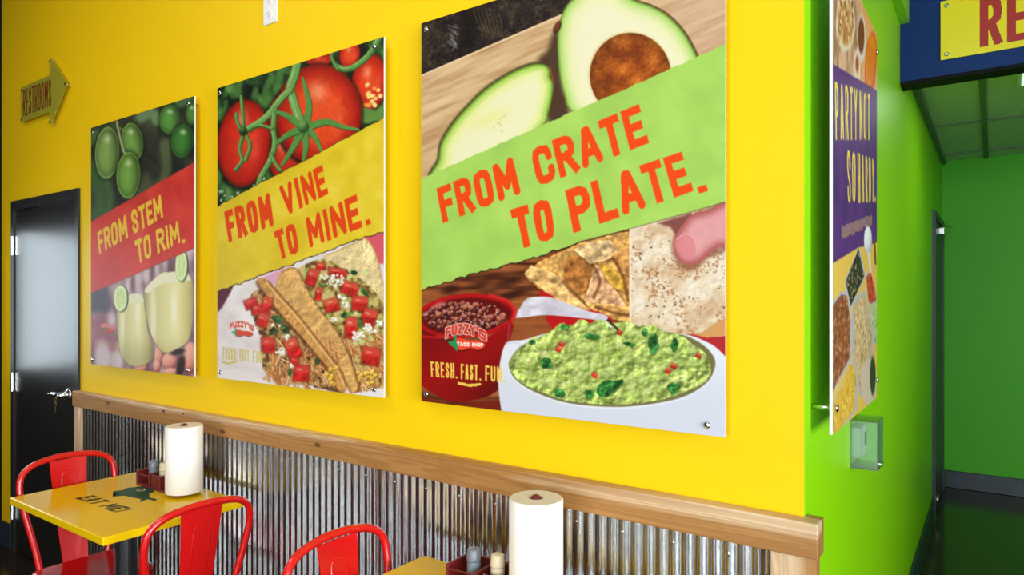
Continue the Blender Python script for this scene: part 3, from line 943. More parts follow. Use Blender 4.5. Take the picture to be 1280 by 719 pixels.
# ------------------------------------------------------------------ the four pictures
def logo(A, cx, cy, s, fade=1.0, tx=True):
    """arched shop name over a red pepper"""
    name = "FUZZY'S"
    spans = [(-27, -20), (-19.5, -12.5), (-12, -5), (-4.5, 2.5), (3, 10.5), (11, 13.5), (14, 24.5)]
    for chh, (a0, a1) in zip(name, spans):
        def arch(x): return 0.012 * (x + 1) ** 2 + 0.10 * x
        t0, t1 = arch(a0), arch(a1)
        hh = 13
        quad = [(cx + s * a0, cy + s * (-16 + t0)), (cx + s * a1, cy + s * (-16 + t1)), (cx + s * a1, cy + s * (-16 + t1 + hh)), (cx + s * a0, cy + s * (-16 + t0 + hh))]
        A.text(chh, quad, (205, 62, 48), hw=0.13, gap=0.05, soft=0.5, rough=0.1, a=fade, outline=((225, 175, 165), 1.1 * s))
    body = curve2([(-15, 4), (-8, 2), (2, 4.5), (12, 5), (21, 8), (22, 12), (14, 17), (4, 14), (-6, 17), (-13, 15)], 5)
    A.poly([(cx + s * (x + .8), cy + s * (y + 1.6)) for x, y in body], (70, 10, 8), soft=0.7, a=fade * 0.8)
    A.poly([(cx + s * x, cy + s * y) for x, y in body], (232, 70, 44), soft=0.6, a=fade)
    stem = curve2([(-23, 6), (-17, 5), (-16, -1), (-13.5, -2), (-13.5, 6), (-11.5, 11), (-13, 18), (-16, 14), (-22, 10)], 4)
    A.poly([(cx + s * x, cy + s * y) for x, y in stem], (40, 140, 85), soft=0.6, a=fade)
    if tx:
        A.text('TACO SHOP', [(cx + s * -13, cy + s * 6.5), (cx + s * 20, cy + s * 8), (cx + s * 20, cy + s * 12.8), (cx + s * -13, cy + s * 11.8)], (245, 238, 232), hw=0.14, gap=0.10, soft=0.5, rough=0)

def torn(P, amp, seed):
    rnd = random.Random(seed)
    out = []
    for (x0, y0), (x1, y1) in zip(P[:-1], P[1:]):
        n_ = max(1, int(abs(x1 - x0) / 5))
        for k in range(n_):
            t = k / n_
            out.append((x0 + (x1 - x0) * t, y0 + (y1 - y0) * t + rnd.uniform(-amp, amp)))
    out.append(P[-1])
    return out

def cube_chunk(A, x, y, w, h_, rot, seed):
    rnd = random.Random(seed)
    c_, s_ = math.cos(rot), math.sin(rot)
    R_ = lambda a, b: (x + a * c_ - b * s_, y + a * s_ + b * c_)
    top = [R_(-w, -h_), R_(w * .8, -h_ * 1.1), R_(w, -h_ * .2), R_(-w * .8, -h_ * .05)]
    frt = [R_(-w, -h_ * .3), R_(w, -h_ * .3), R_(w * .95, h_), R_(-w * .85, h_ * .95)]
    A.poly([R_(-w * 1.12, -h_ * 1.1), R_(w * 1.12, -h_ * 1.15), R_(w * 1.12, h_ * 1.12), R_(-w * 1.1, h_ * 1.1)], (90, 30, 15), soft=1.5, a=0.6)
    A.poly(frt, 0, soft=0.9, rough=1.3, rs=5, seed=seed, fn=lambda px, py, d: np.array((188 + rnd.randint(-12, 12), 34, 26)) * np.clip(1 + .16 * relief(px, py, 6, seed, 2), .7, 1.25)[:, None])
    A.poly(top, (216, 72 + rnd.randint(-15, 20), 56), soft=1.8, rough=1.2, rs=5, seed=seed + 1, a=.85)
    A.ell(x - w * .2 * c_, y - h_ * .5, w * .35, h_ * .14, (245, 170, 150), rot, soft=0.8, a=0.55)

def strands(A, x0, x1, y0, y1, n_, seed, cols, ln=11, wd=2.2, ang=(0.2, 1.6), clip=None):
    rnd = random.Random(seed)
    for _ in range(n_):
        x, y = rnd.uniform(x0, x1), rnd.uniform(y0, y1)
        if clip is not None and not clip(x, y): continue
        t = rnd.uniform(*ang); l = rnd.uniform(.5, 1) * ln; b = rnd.uniform(-.5, .5)
        P = [(x + l * k / 4 * math.cos(t + b * k / 4), y + l * k / 4 * math.sin(t + b * k / 4)) for k in range(5)]
        w = rnd.uniform(.7, 1.2) * wd
        A.stroke([(a + .7, b_ + .9) for a, b_ in P], w + .8, (120, 68, 32), soft=1.0, a=0.45)
        A.stroke(P, w, rnd.choice(cols))

def crumbs(A, x, y, r, n_, seed, col=(238, 234, 222), sz=2.0):
    rnd = random.Random(seed)
    for _ in range(n_):
        a, q = rnd.uniform(0, 2 * PI), r * math.sqrt(rnd.random())
        z = rnd.uniform(.45, 1.25) * sz
        A.ell(x + q * math.cos(a), y + q * .7 * math.sin(a), z, z * .8, col, rnd.uniform(0, 3), soft=0.9, lit=tuple(min(250, v * 1.06) for v in col), dark=tuple(v * .82 for v in col), rough=1.1, rs=2, seed=seed + _)

def leafbit(A, x, y, w, h_, rot, col=(52, 118, 48), seed=1):
    rl = random.Random(seed)
    P = curve2([(w * math.cos(a) * rl.uniform(.65, 1.15), h_ * math.sin(a) * rl.uniform(.6, 1.15)) for a in [PI + k * 2 * PI / 7 for k in range(7)]], 3)
    c_, s_ = math.cos(rot), math.sin(rot)
    Q = [(x + a * c_ - b * s_, y + a * s_ + b * c_) for a, b in P]
    def fn(px, py, d):
        n_ = fbm(px / 5, py / 5, seed) + .25 * relief(px, py, 6, seed + 3, 2)
        return lerp_cols(n_, (0.2, [v * .55 for v in col]), (0.55, col), (0.85, [min(255, v * 1.35 + 12) for v in col]))
    A.poly([(a + .8, b + 1.2) for a, b in Q], (40, 60, 20), soft=1.2, a=0.5)
    A.poly(Q, col, soft=1.0, rough=1.6, rs=4, seed=seed, fn=fn)

# ---- picture 3: avocado halves, green band, guacamole
def paint_crate(A):
    x, y = A.x, A.y
    # wooden board
    g = fbm((x * .93 - y * .37) / 55, (x * .40 + y * .91) / 5, 2, 4)
    A.c = lerp_cols(g, (0.15, (176, 134, 92)), (0.5, (206, 170, 126)), (0.85, (222, 190, 150)))
    r = smooth01((x - 790) / 60)[:, None]
    A.c = A.c * (1 - r) + (A.c * 0.55 + np.array((205, 168, 146)) * 0.45) * r
    edge = lambda px: 94 - 0.433 * (px - 527)
    up = smooth01((edge(x) - y) / 1.6)[:, None]
    n1 = fbm(x / 9, y / 9, 7, 4); n2 = vnoise(x / 2.6, y / 2.6, 9)
    skin = lerp_cols(n1 * .7 + n2 * .3, (0.25, (24, 17, 20)), (0.5, (42, 33, 31)), (0.72, (66, 54, 40)), (0.9, (88, 74, 52)))
    k = (1 - 0.5 * smooth01(1 - np.abs(x - 585) / 22))[:, None]
    A.c = A.c * (1 - up) + skin * k * np.clip(1 + .25 * relief(x, y, 3.2, 11, 2), .6, 1.5)[:, None] * up
    A.stroke([(527, 94.5), (701, 19.5), (720, 11)], 1.8, (228, 196, 158))
    for q in range(16):
        rr = random.Random(q)
        A.stroke([(562 + rr.uniform(-4, 8), 30 + q * 1.6), (566 + rr.uniform(0, 8), 33 + q * 2.0)], 1.0, (175, 175, 205), a=0.7 * rr.random())
    for q in range(7):     # skin wrinkle arcs
        A.stroke(curve2([(592 + q * 5, 12), (596 + q * 5, 26), (604 + q * 4, 44)], 4, False), 1.1, (112, 92, 56), a=0.5)
    # shadow between the halves
    A.poly(curve2([(672, 78), (684, 62), (694, 38), (704, 60), (702, 100), (712, 142), (690, 158), (676, 120)], 5), (62, 42, 30), soft=6, a=0.9)
    # small half
    small = curve2([(540, 226), (547.5, 200), (550, 182), (558, 166), (575, 143), (606, 112), (638, 91), (664, 80.5), (680, 80), (687.5, 87), (688, 96), (691.8, 104), (691, 119), (686, 141), (678, 160), (620, 215)], 6)
    def fn(px, py, d):
        t = -d
        side = smooth01((600 - px) / 60) * 3
        c = lerp_cols(t, (0, (70, 82, 32)), (1.6, (112, 150, 50)), (4.5, (170, 205, 92)), (11, (222, 226, 150)), (20, (231, 227, 184)), (60, (232, 226, 188)))
        q = np.exp(-(((px - 612) / 26) ** 2 + ((py - 148 + (px - 612) * .42) / 9) ** 2))
        return c * (1 - .45 * q[:, None]) + np.array((226, 218, 112)) * (.45 * q)[:, None]
    A.poly([(a - 1.5, b - 2) for a, b in small], (60, 55, 30), soft=2, a=0.8)
    A.poly(small, 0, soft=0.8, fn=fn)
    for q in range(9):
        rr = random.Random(40 + q); A.ell(626 + rr.uniform(-10, 14), 157 + rr.uniform(-14, 10), 1.3, 1.0, (206, 192, 84), a=0.7)
    A.stroke(curve2([(687, 84), (690, 95), (692, 104)], 4, False), 2.5, (128, 72, 36))
    # large half
    big = curve2([(715, 141), (705, 119), (699, 92), (696.5, 56), (698, 34), (704, 14), (714, 0), (735, -16), (765, -18), (791, -1), (812, 6.5), (831, 16.5), (847, 31), (859, 47), (871, 70), (880, 95), (870, 160), (760, 170)], 6)
    def fnb(px, py, d):
        t = -d
        return lerp_cols(t, (0, (84, 94, 40)), (1.2, (118, 152, 62)), (4, (170, 206, 108)), (9, (202, 219, 140)), (17, (229, 226, 178)), (30, (233, 227, 192)), (90, (232, 225, 192)))
    A.poly([(a + 2.2, b - 1.2) for a, b in big], (92, 66, 36), soft=1.0, a=0.9)
    A.poly(big, 0, soft=0.8, fn=fnb)
    A.ell(696.5, 34, 4.2, 8.5, (92, 42, 24), 0.45, soft=1.2, lit=(140, 70, 36))
    def fnp(px, py, u, v):
        n_ = fbm(px / 19, py / 17, 21, 4); f = fbm(px / 2.6, py / 2.6, 25, 2)
        c = lerp_cols(n_ * .8 + f * .2, (0.25, (118, 52, 16)), (0.45, (160, 78, 22)), (0.62, (188, 100, 32)), (0.85, (222, 146, 70)))
        q = np.sqrt(u * u + v * v)
        m = np.clip(1 + 0.10 * relief(px, py, 3.0, 27, 2), .8, 1.2)
        return c * (m * (1.04 - 0.32 * q ** 4))[:, None]
    A.ell(787.5, 93.5, 52.5, 54.5, (220, 190, 120), soft=2.0, a=0.6)
    A.ell(788, 94, 50.8, 53, 0, soft=0.9, fn=fnp)
    # ---- lower picture
    low = y > 240
    wood = fbm((x + y * .3) / 40, y / 6, 31, 3)
    A.c[low] = lerp_cols(wood, (0.2, (72, 34, 18)), (0.5, (136, 72, 36)), (0.8, (164, 96, 52)))[low]
    for (bx, by, bw, bh) in ((640, 351, 16, 4), (632, 372, 14, 3.5), (562, 362, 9, 5), (600, 356, 10, 3), (646, 366, 12, 3)):
        A.ell(bx, by, bw, bh, (44, 20, 14), -0.25, soft=5, a=0.85)
    A.poly([(620, 395), (690, 395), (690, 440), (620, 440)], (146, 78, 40), soft=3, a=0.7)
    # chips
    chips = [
        ([(657, 346), (672, 328), (700, 315), (724, 304), (760, 295), (790, 288), (790, 400), (740, 396), (700, 380), (668, 356)], (224, 166, 90)),
        ([(655, 342), (664, 332), (690, 340), (706, 352), (737, 388), (730, 390), (688, 372), (672, 356)], (236, 186, 116)),
        ([(703, 330), (718, 318), (742, 330), (733, 362), (722, 368), (706, 350)], (168, 106, 50)),
        ([(716, 312), (740, 302), (764, 300), (776, 318), (756, 326), (738, 330)], (224, 186, 132)),
        ([(744, 330), (758, 342), (786, 388), (786, 396), (730, 378)], (228, 172, 126)),
        ([(748, 328), (762, 332), (782, 350), (784, 366), (770, 362), (756, 348)], (216, 164, 62)),
        ([(764, 318), (790, 306), (790, 346), (776, 342)], (216, 154, 84)),
        ([(730, 378), (762, 380), (787, 384), (787, 402), (752, 398)], (228, 168, 92)),
    ]
    for q, (P, col) in enumerate(chips):
        def fc(px, py, d, col=col, q=q):
            n_ = fbm(px / 7, py / 7, 50 + q, 3)
            e = smooth01(1 - (-d) / 4)[:, None]
            return lerp_cols(n_, (0.2, [v * .70 for v in col]), (0.55, col), (0.85, [min(255, v * 1.16 + 8) for v in col])) * np.clip(1 + 0.16 * relief(px, py, 8, 52 + q, 3, 2.0), .7, 1.25)[:, None] + e * np.array((20, 17, 12))
        A.poly([(a + 1.5, b + 2.5) for a, b in P], (88, 44, 18), soft=3, a=0.75)
        A.poly(P, col, soft=1.0, rough=1.4, rs=5, seed=60 + q, fn=fc)
    for P in ([(704, 352), (716, 366), (730, 378)], [(742, 332), (750, 352), (742, 372)], [(745, 384), (770, 392), (786, 394)], [(766, 322), (778, 344), (785, 376)]):
        A.stroke(curve2(P, 4, False), 3.6, (92, 46, 18), soft=2.2, a=0.75)
    A.tint(650, 787, 285, 402, 3.0, 0.16, 71)
    # paper liner and red basket
    A.poly([(674, 362), (692, 370), (692, 380), (676, 380)], (182, 24, 22), soft=2)
    A.poly(curve2([(682, 396), (700, 390), (740, 388), (764, 398), (766, 412), (700, 416), (690, 410)], 4), (178, 22, 24), soft=1.5)
    A.poly(curve2([(632, 398), (645, 392), (655, 377), (664, 372), (686, 371.5), (708, 379), (735, 389), (757, 394), (757, 401), (728, 398), (684, 394), (655, 397)], 5), 0, soft=1.0,
           fn=lambda px, py, d: lerp_cols(fbm(px / 14, py / 8, 81), (0.25, (188, 180, 196)), (0.7, (224, 220, 232))))
    # right bottom: chip and red cloth behind the tortilla
    A.poly([(862, 410), (910, 392), (910, 450), (862, 440)], (176, 40, 44), soft=1)
    A.poly([(866, 418), (885, 408), (910, 396), (910, 420), (884, 422)], (206, 150, 92), soft=1, rough=1)
    # flat bread
    bread = [(786.8, 285.5), (800, 280), (830, 270), (910, 248), (910, 396), (895, 404), (876, 416), (850, 420), (786.8, 410)]
    def fb(px, py, d):
        n_ = fbm(px / 16, py / 16, 91, 3)
        c = lerp_cols(n_, (0.25, (206, 172, 138)), (0.5, (224, 203, 174)), (0.8, (232, 219, 202)))
        m_ = smooth01((fbm(px / 17, py / 15, 95, 3) - 0.44) * 6)
        s_ = smooth01((vnoise(px / 2.4, py / 2.0, 97) - 0.52) * 5) * m_
        c = c * np.clip(1 + 0.05 * relief(px, py, 6, 98, 3), .85, 1.1)[:, None]
        return c * (1 - s_[:, None] * .62) + np.array((158, 94, 50)) * (s_ * .62)[:, None]
    A.poly(bread, 0, soft=0.8, fn=fb)
    A.stroke([(788, 286), (788, 404)], 2.0, (236, 220, 190))
    rr = random.Random(5)
    for _ in range(46):
        A.ell(rr.uniform(790, 905), rr.uniform(284, 402), rr.uniform(.5, 1.5), rr.uniform(.5, 1.2), (70, 42, 26), soft=0.6, a=0.85)
    # hand
    A.poly([(822, 279), (864, 266), (868, 276), (846, 296), (838, 284)], (120, 62, 58), soft=2.5, a=0.9)
    A.poly(curve2([(839, 306), (845, 292), (862, 270), (880, 262), (912, 250), (912, 308), (884, 324), (872, 336), (856, 338), (844, 326)], 5), (120, 62, 40), soft=4, a=0.6)
    thumb = curve2([(841.5, 306), (846, 291), (856, 277), (864, 269), (886, 262), (914, 254), (914, 303), (898, 309), (886, 318), (874, 328.5), (860, 331), (848, 324)], 6)
    def ft(px, py, d):
        t = smooth01(-d / 14)
        c = lerp_cols(t, (0, (176, 92, 92)), (0.5, (208, 132, 134)), (1, (224, 158, 160)))
        return c * (0.97 + 0.07 * (fbm(px / 6, py / 10, 99) - .5))[:, None]
    A.poly(thumb, 0, soft=0.9, fn=ft)
    A.poly(curve2([(843.5, 306), (848, 296), (858, 293), (868, 300), (870, 312), (863, 324), (852, 322)], 5), (214, 126, 132), soft=2.4, a=0.8)
    A.stroke(curve2([(846, 299), (857, 292), (868, 299), (871, 312)], 5, False), 1.4, (226, 166, 168), a=0.8)
    # bean bowl
    A.poly(curve2([(520, 405), (560, 428), (600, 426), (640, 404), (637, 428), (631, 470), (624, 486), (606, 497), (570, 503), (545, 494), (520, 470)], 5), 0, soft=1.0,
           fn=lambda px, py, d: lerp_cols(smooth01((px - 520) / 120) * .5 + smooth01((py - 410) / 90) * .5, (0.0, (120, 10, 12)), (0.45, (150, 15, 14)), (0.8, (122, 14, 12)), (1, (84, 12, 8))))
    A.ell(583, 395, 62.5, 27.5, (178, 18, 20), -0.06, soft=1.0)
    A.ell(583, 396, 57, 23.5, (98, 12, 12), -0.06, soft=2)
    A.stroke(curve2([(612, 369), (634, 376), (644, 388), (640, 400)], 5, False), 3.5, (205, 40, 40), soft=2)
    A.ell(547, 384, 9, 4, (226, 120, 124), -0.5, soft=3)
    rr = random.Random(8)
    pal = [(116, 52, 40), (92, 30, 26), (142, 62, 40), (104, 44, 46), (160, 84, 52), (80, 26, 24)]
    for _ in range(190):
        a, q = rr.uniform(0, 2 * PI), math.sqrt(rr.random())
        bx, by = 581 + 51 * q * math.cos(a), 398 + 18 * q * math.sin(a) - 6 * (1 - q)
        s_ = rr.uniform(2.2, 4.0)
        A.ell(bx, by, s_ * 1.15, s_, rr.choice(pal), rr.uniform(0, 3), soft=0.7, lit=(206, 140, 122), dark=(50, 12, 12))
    for _ in range(40):
        a, q = rr.uniform(0, 2 * PI), math.sqrt(rr.random())
        A.ell(581 + 50 * q * math.cos(a), 394 + 17 * q * math.sin(a), .9, .7, (232, 214, 214), a=0.8)
    A.stroke(curve2([(527, 421), (552, 422), (585, 420), (614, 413), (636, 402)], 5, False), 2.6, (186, 24, 24), soft=1.2)
    A.stroke([(637, 406), (635, 426)], 2, (150, 90, 110), soft=1.5, a=0.6)
    A.poly([(527, 496), (560, 505), (628, 500), (628, 520), (527, 510)], (112, 34, 18), soft=3)
    # white dish
    dish = curve2([(628, 522), (624, 495), (623, 474), (626, 448), (632, 430), (642, 426), (655, 425), (690, 416), (760, 410), (850, 417), (884, 428), (899, 438), (912, 452)], 5, False) + [(915, 560), (628, 560)]
    A.poly(dish, 0, soft=0.9, fn=lambda px, py, d: lerp_cols(smooth01((py - 425) / 110) + .12 * (fbm(px / 40, py / 20, 3) - .5), (0, (222, 223, 232)), (0.5, (208, 212, 226)), (1, (205, 208, 224))))
    A.stroke(curve2([(633, 430), (642, 428), (650, 432), (640, 446)], 5, False), 2.0, (190, 192, 206), soft=1.5, a=0.7)
    bowl = curve2([(636, 458), (640, 446), (656, 430), (690, 419), (760, 412), (840, 416), (874, 428), (892, 446), (893, 462), (882, 480), (855, 496), (816, 505), (768, 509), (710, 504), (668, 490), (644, 474)], 5)
    A.poly([(a, b + 2.2) for a, b in bowl], (228, 230, 238), soft=1.8)
    A.poly(bowl, (112, 108, 66), soft=1.2)
    guac = curve2([(637, 460), (640, 447), (652, 436), (664, 424), (676, 421), (688, 414), (702, 404), (714, 407), (726, 399), (738, 404), (748, 399), (764, 404), (782, 401), (798, 408), (816, 407), (832, 416), (851, 419), (864, 430), (876, 436), (884, 448), (889, 461), (884, 474), (866, 486), (840, 496), (815, 502), (768, 506), (710, 501), (670, 488), (646, 474)], 5)
    def fg(px, py, d):
        n_ = fbm(px / 9, py / 8, 111, 4); m_ = fbm(px / 3.5, py / 3.2, 115, 2)
        c = lerp_cols(n_ * .65 + m_ * .35, (0.25, (126, 148, 62)), (0.45, (164, 184, 92)), (0.6, (180, 196, 108)), (0.8, (202, 210, 140)))
        m = 1 + 0.30 * relief(px, py, 11, 117, 3, 2.0) + 0.12 * relief(px, py, 4, 119, 2)
        return np.clip(c * np.clip(m, .55, 1.3)[:, None], 0, 250)
    A.poly(guac, 0, soft=1.0, rough=1.8, rs=6, seed=7, fn=fg)
    rr = random.Random(12); gp = np.array(guac)
    for _ in range(230):
        gx_, gy_ = rr.uniform(640, 886), rr.uniform(404, 502)
        if poly_sd(np.array([gx_]), np.array([gy_]), gp)[0] > -8: continue
        s_ = rr.uniform(2.5, 7.5); b = rr.uniform(.88, 1.1)
        A.ell(gx_, gy_, s_ * rr.uniform(1, 1.6), s_ * .8, (172 * b, 190 * b, 100 * b), rr.uniform(-.8, .8), soft=2.2, a=0.6, lit=(216, 222, 156), dark=(104, 126, 50), rough=3.0, rs=6, seed=rr.randint(0, 99))
    for (lx, ly, lw, lh, lr) in ((758, 487, 16, 10, -0.5), (736, 492, 7, 7, 0), (683, 453, 8, 9, .2), (816, 430, 8, 13, .1), (843, 432, 4.5, 12, .1), (842, 486, 8, 9, .5), (740, 421, 11, 5, .1), (665, 428, 4, 4, 0), (700, 492, 9, 6, .3), (786, 430, 8, 3, .2), (772, 480, 7, 5, -.4), (806, 416, 4, 7, 0), (706, 409, 6, 4, 0)):
        leafbit(A, lx, ly, lw, lh, lr, (48, 116, 50), int(lx))
    for (lx, ly) in ((702, 431), (698, 437), (743, 469), (873, 445), (835, 464), (842, 458), (774, 416)):
        cube_chunk(A, lx, ly, 3.6, 2.8, 0.5, int(lx))
    i_ = A.sel(640, 890, 398, 506)
    ins = poly_sd(A.x[i_], A.y[i_], gp) < -1
    i_ = i_[ins]
    A.c[i_] = np.clip(A.c[i_] * np.clip(1 + 0.13 * relief(A.x[i_], A.y[i_], 5.5, 133, 3, 1.5), .6, 1.35)[:, None], 0, 250)
    A.stroke([(760, 400), (766, 406), (772, 412)], 3, (40, 40, 34), a=0.9); A.stroke([(757, 403), (764, 409)], 2, (232, 232, 214))
    # ---- green band
    top = torn([(520, 226.1), (610, 186.3), (690, 151), (760, 120.5), (840, 85), (915, 51.6)], 0.9, 3)
    bot = [(915, 249.5), (862, 265), (787, 285.7), (723, 302.2)] + torn([(723, 302.2), (702, 309.7), (655.7, 325.7), (617, 335), (571, 348), (520, 364)], 1.6, 5)
    A.stroke(bot[3:], 2.6, (46, 30, 20), rough=1.0); A.stroke(bot[:4], 1.6, (60, 44, 30), a=.8)
    def fband(px, py, d):
        n_ = fbm(px / 30, py / 30, 141, 4)
        return lerp_cols(n_, (0.25, (156, 196, 88)), (0.5, (164, 204, 92)), (0.8, (172, 210, 100)))
    A.poly(top + bot, 0, soft=0.7, fn=fband)
    red = (234, 72, 14)
    A.text('FROM', [(545.5, 236), (641, 195.5), (651.5, 242), (553.5, 279)], red, hw=0.104)
    A.text('CRATE', [(662.5, 187), (798.5, 130), (811.5, 178.5), (673, 234)], red, hw=0.104)
    A.text('TO', [(637.5, 262.5), (687, 246.5), (694.5, 298), (649, 312)], red, hw=0.104)
    A.text('PLATE', [(706.5, 238), (852, 189.5), (867, 238.5), (717, 291.5)], red, hw=0.104)
    A.poly([(871, 234.5), (882.5, 230.5), (885.5, 238.5), (874, 242)], red, soft=0.8)
    logo(A, 584, 421, 1.0)
    yl = (238, 202, 84)
    A.text('FRESH.', [(538, 452), (572, 454.5), (572, 473.5), (539, 471)], yl, hw=0.062, gap=0.11, rough=0.1)
    A.text('FAST.', [(576, 455), (601.5, 456.5), (601.5, 476), (576, 474)], yl, hw=0.062, gap=0.11, rough=0.1)
    A.text('FUN.', [(606.5, 457), (631.5, 459), (631.5, 478.5), (606.5, 476.5)], yl, hw=0.062, gap=0.11, rough=0.1)
    A.stroke([(574, 479.5), (580, 480.5), (588, 482), (594, 481.5), (600, 480.5)], 3.2, yl, rough=0.9)

# ---- picture 2: tomatoes, yellow band, tacos
def paint_vine(A):
    x, y = A.x, A.y
    n_ = fbm(x / 13, y / 16, 201, 4)
    A.c = lerp_cols(n_, (0.25, (12, 20, 14)), (0.45, (28, 48, 26)), (0.6, (54, 92, 42)), (0.8, (98, 142, 74)))
    for P, w in (([(320, 112), (316, 130), (310, 150)], 7), ([(340, 95), (332, 112), (334, 130)], 8), ([(352, 88), (346, 110), (350, 120)], 8), ([(282, 128), (280, 150)], 5), ([(300, 100), (296, 118)], 6), ([(326, 215), (318, 232)], 6)):
        A.stroke(curve2(P, 4, False), w, (72, 116, 56), soft=2.2, a=.75, rough=1.2)
    def tom(cx, cy, rx, ry, rot, c0=(206, 44, 22), hi=(-.2, -.35)):
        def f(px, py, u, v):
            q = np.sqrt(u * u + v * v)
            c = lerp_cols(np.clip(q, 0, 1), (0, (224, 78, 34)), (0.5, c0), (0.85, (176, 30, 16)), (1, (120, 22, 12)))
            h1 = np.exp(-(((u - hi[0]) / .22) ** 2 + ((v - hi[1]) / .20) ** 2))[:, None] * .6
            h2 = np.exp(-(((u - .45) / .18) ** 2 + ((v - .1) / .35) ** 2))[:, None] * .35
            c = c * (1 - h1) + np.array((244, 176, 136)) * h1
            c = c * (1 - h2) + np.array((240, 112, 84)) * h2
            return c * (0.96 + .10 * (fbm(px / 9, py / 14, 205) - .5))[:, None]
        A.ell(cx, cy + 2, rx + 2.5, ry + 3, (16, 18, 10), rot, soft=3, a=.8)
        A.ell(cx, cy, rx, ry, 0, rot, soft=0.9, fn=f)
    tom(437, 68, 13, 18, .2, (214, 60, 26))
    tom(398, 74, 16, 10, 0, (168, 34, 22))
    tom(462, 103, 22.5, 36, .12, (216, 54, 24))
    A.poly([(448, 132), (470, 138), (482, 124), (482, 150), (450, 156)], (90, 130, 60), soft=3, rough=1.5)
    for q in range(14):
        rr = random.Random(q + 300); A.ell(466 + rr.uniform(-8, 10), 118 + rr.uniform(-12, 14), rr.uniform(2, 4), rr.uniform(2, 3.5), rr.choice([(236, 226, 190), (240, 206, 120), (230, 140, 60), (190, 40, 22)]), rr.uniform(0, 3), soft=1.2)
    tom(357, 172, 26, 58, 0, (196, 42, 24), (-.2, .1))
    tom(398, 143, 54, 63, 0.05, (224, 70, 26), (-.05, -.45))
    tom(305, 179, 33, 55, 0.08, (204, 42, 24), (-.15, -.55))
    vg, vd = (104, 150, 78), (44, 84, 40)
    def vine(P, w, col=vg):
        P = curve2(P, 5, False)
        A.stroke([(a + 1, b + 1.2) for a, b in P], w + 1.2, vd, soft=1.0, a=.85)
        A.stroke(P, w, col, soft=0.8)
        A.stroke([(a - w * .18, b - w * .12) for a, b in P], w * .3, (150, 188, 122), soft=.9, a=.6)
    vine([(371, 76), (368, 92), (362, 110), (364, 118), (370, 138), (378, 158)], 10)
    vine([(362, 112), (350, 124), (334, 144), (318, 156), (304, 163)], 7)
    vine([(343, 136), (341, 160), (343, 178), (338, 198), (326, 220), (322, 232)], 5.5, (92, 140, 68))
    vine([(338, 192), (345, 206), (350, 212)], 4, (86, 132, 62))
    vine([(474, 46), (462, 66), (447, 80), (432, 86), (420, 82)], 6, (86, 134, 62))
    vine([(422, 86), (414, 70), (420, 58)], 3.5, (76, 120, 56))
    for P in ([(382, 156), (386, 132), (382, 112), (378, 97)], [(384, 158), (408, 152), (428, 158), (448, 162)], [(384, 160), (394, 172), (401, 188)], [(380, 162), (382, 182), (379, 200)], [(377, 163), (366, 184), (352, 206)], [(374, 162), (360, 168), (346, 178)], [(372, 154), (358, 144), (343, 139)]):
        P2 = curve2(P, 5, False)
        for k in range(len(P2) - 1):
            w = 7.5 * (1 - k / len(P2)) ** .7 + 1.0
            A.stroke([(P2[k][0] + .8, P2[k][1] + 1.2), (P2[k + 1][0] + .8, P2[k + 1][1] + 1.2)], w + 1, vd, a=.6)
        for k in range(len(P2) - 1):
            w = 7.5 * (1 - k / len(P2)) ** .7 + 1.0
            A.stroke([P2[k], P2[k + 1]], w, (84, 134, 64))
    A.ell(379, 158, 7, 8, (60, 100, 46), soft=1.5, lit=(132, 172, 102))
    for P in ([(304, 162), (303, 142), (301, 120)], [(302, 164), (296, 152), (295, 142)], [(304, 166), (299, 186), (302, 200), (294, 212)], [(306, 166), (312, 182), (306, 200)], [(308, 163), (322, 156), (340, 160)]):
        vine(P, 3.4, (84, 132, 62))
    A.ell(304, 164, 5, 6, (30, 52, 24), soft=1.5, lit=(92, 132, 70))
    A.tint(268, 484, 40, 262, 5.0, 0.16, 211)
    rr = random.Random(77)
    for _ in range(40):
        A.ell(rr.uniform(274, 340), rr.uniform(222, 258), rr.uniform(.8, 2.4), rr.uniform(.6, 1.6), rr.choice([(150, 170, 150), (200, 205, 196), (80, 100, 76)]), rr.uniform(0, 3), a=.8)
    # ---- lower picture: plate and tacos
    low = y > 285
    A.c[low] = lerp_cols(fbm(x / 24, y / 18, 221, 3), (0.25, (212, 200, 202)), (0.7, (232, 225, 226)))[low]
    A.poly([(266, 360), (296, 348), (288, 366), (278, 384), (266, 398)], (88, 34, 44), soft=1.5)
    A.poly([(330, 346), (356, 334), (352, 352), (338, 358)], (214, 156, 184), soft=2)
    A.poly([(455, 296), (486, 284), (486, 330), (474, 330)], (206, 84, 100), soft=2)
    shell_c = curve2([(404, 324), (420, 314), (440, 304), (458, 299), (470, 318), (476, 345), (482, 372), (482, 430), (446, 402), (420, 362)], 5)
    def shell(base):
        def f(px, py, d):
            n_ = fbm(px / 14, py / 18, 231, 3); f_ = smooth01((vnoise(px / 2.2, py / 3.0, 233) - .62) * 4) * smooth01((n_ - .4) * 5)
            c = lerp_cols(n_, (0.2, [v * .90 for v in base]), (0.5, base), (0.8, [min(255, v * 1.08 + 6) for v in base]))
            c = c * (1 - .22 * f_)[:, None] * np.clip(1 + .10 * relief(px, py, 6, 235, 3), .8, 1.15)[:, None]
            e = smooth01(1 - (-d) / 3.0)[:, None] * .35
            return c * (1 - e) + np.array((158, 98, 46)) * e
        return f
    A.poly([(a + 2, b + 2) for a, b in shell_c], (170, 120, 70), soft=3, a=.7)
    A.poly(shell_c, 0, soft=0.9, fn=shell((226, 202, 148)))
    # filling bed of the right taco
    bed = curve2([(372, 338), (392, 326), (412, 326), (436, 340), (455, 352), (474, 372), (484, 400), (484, 492), (446, 489), (436, 456), (420, 420), (398, 386), (380, 356)], 5)
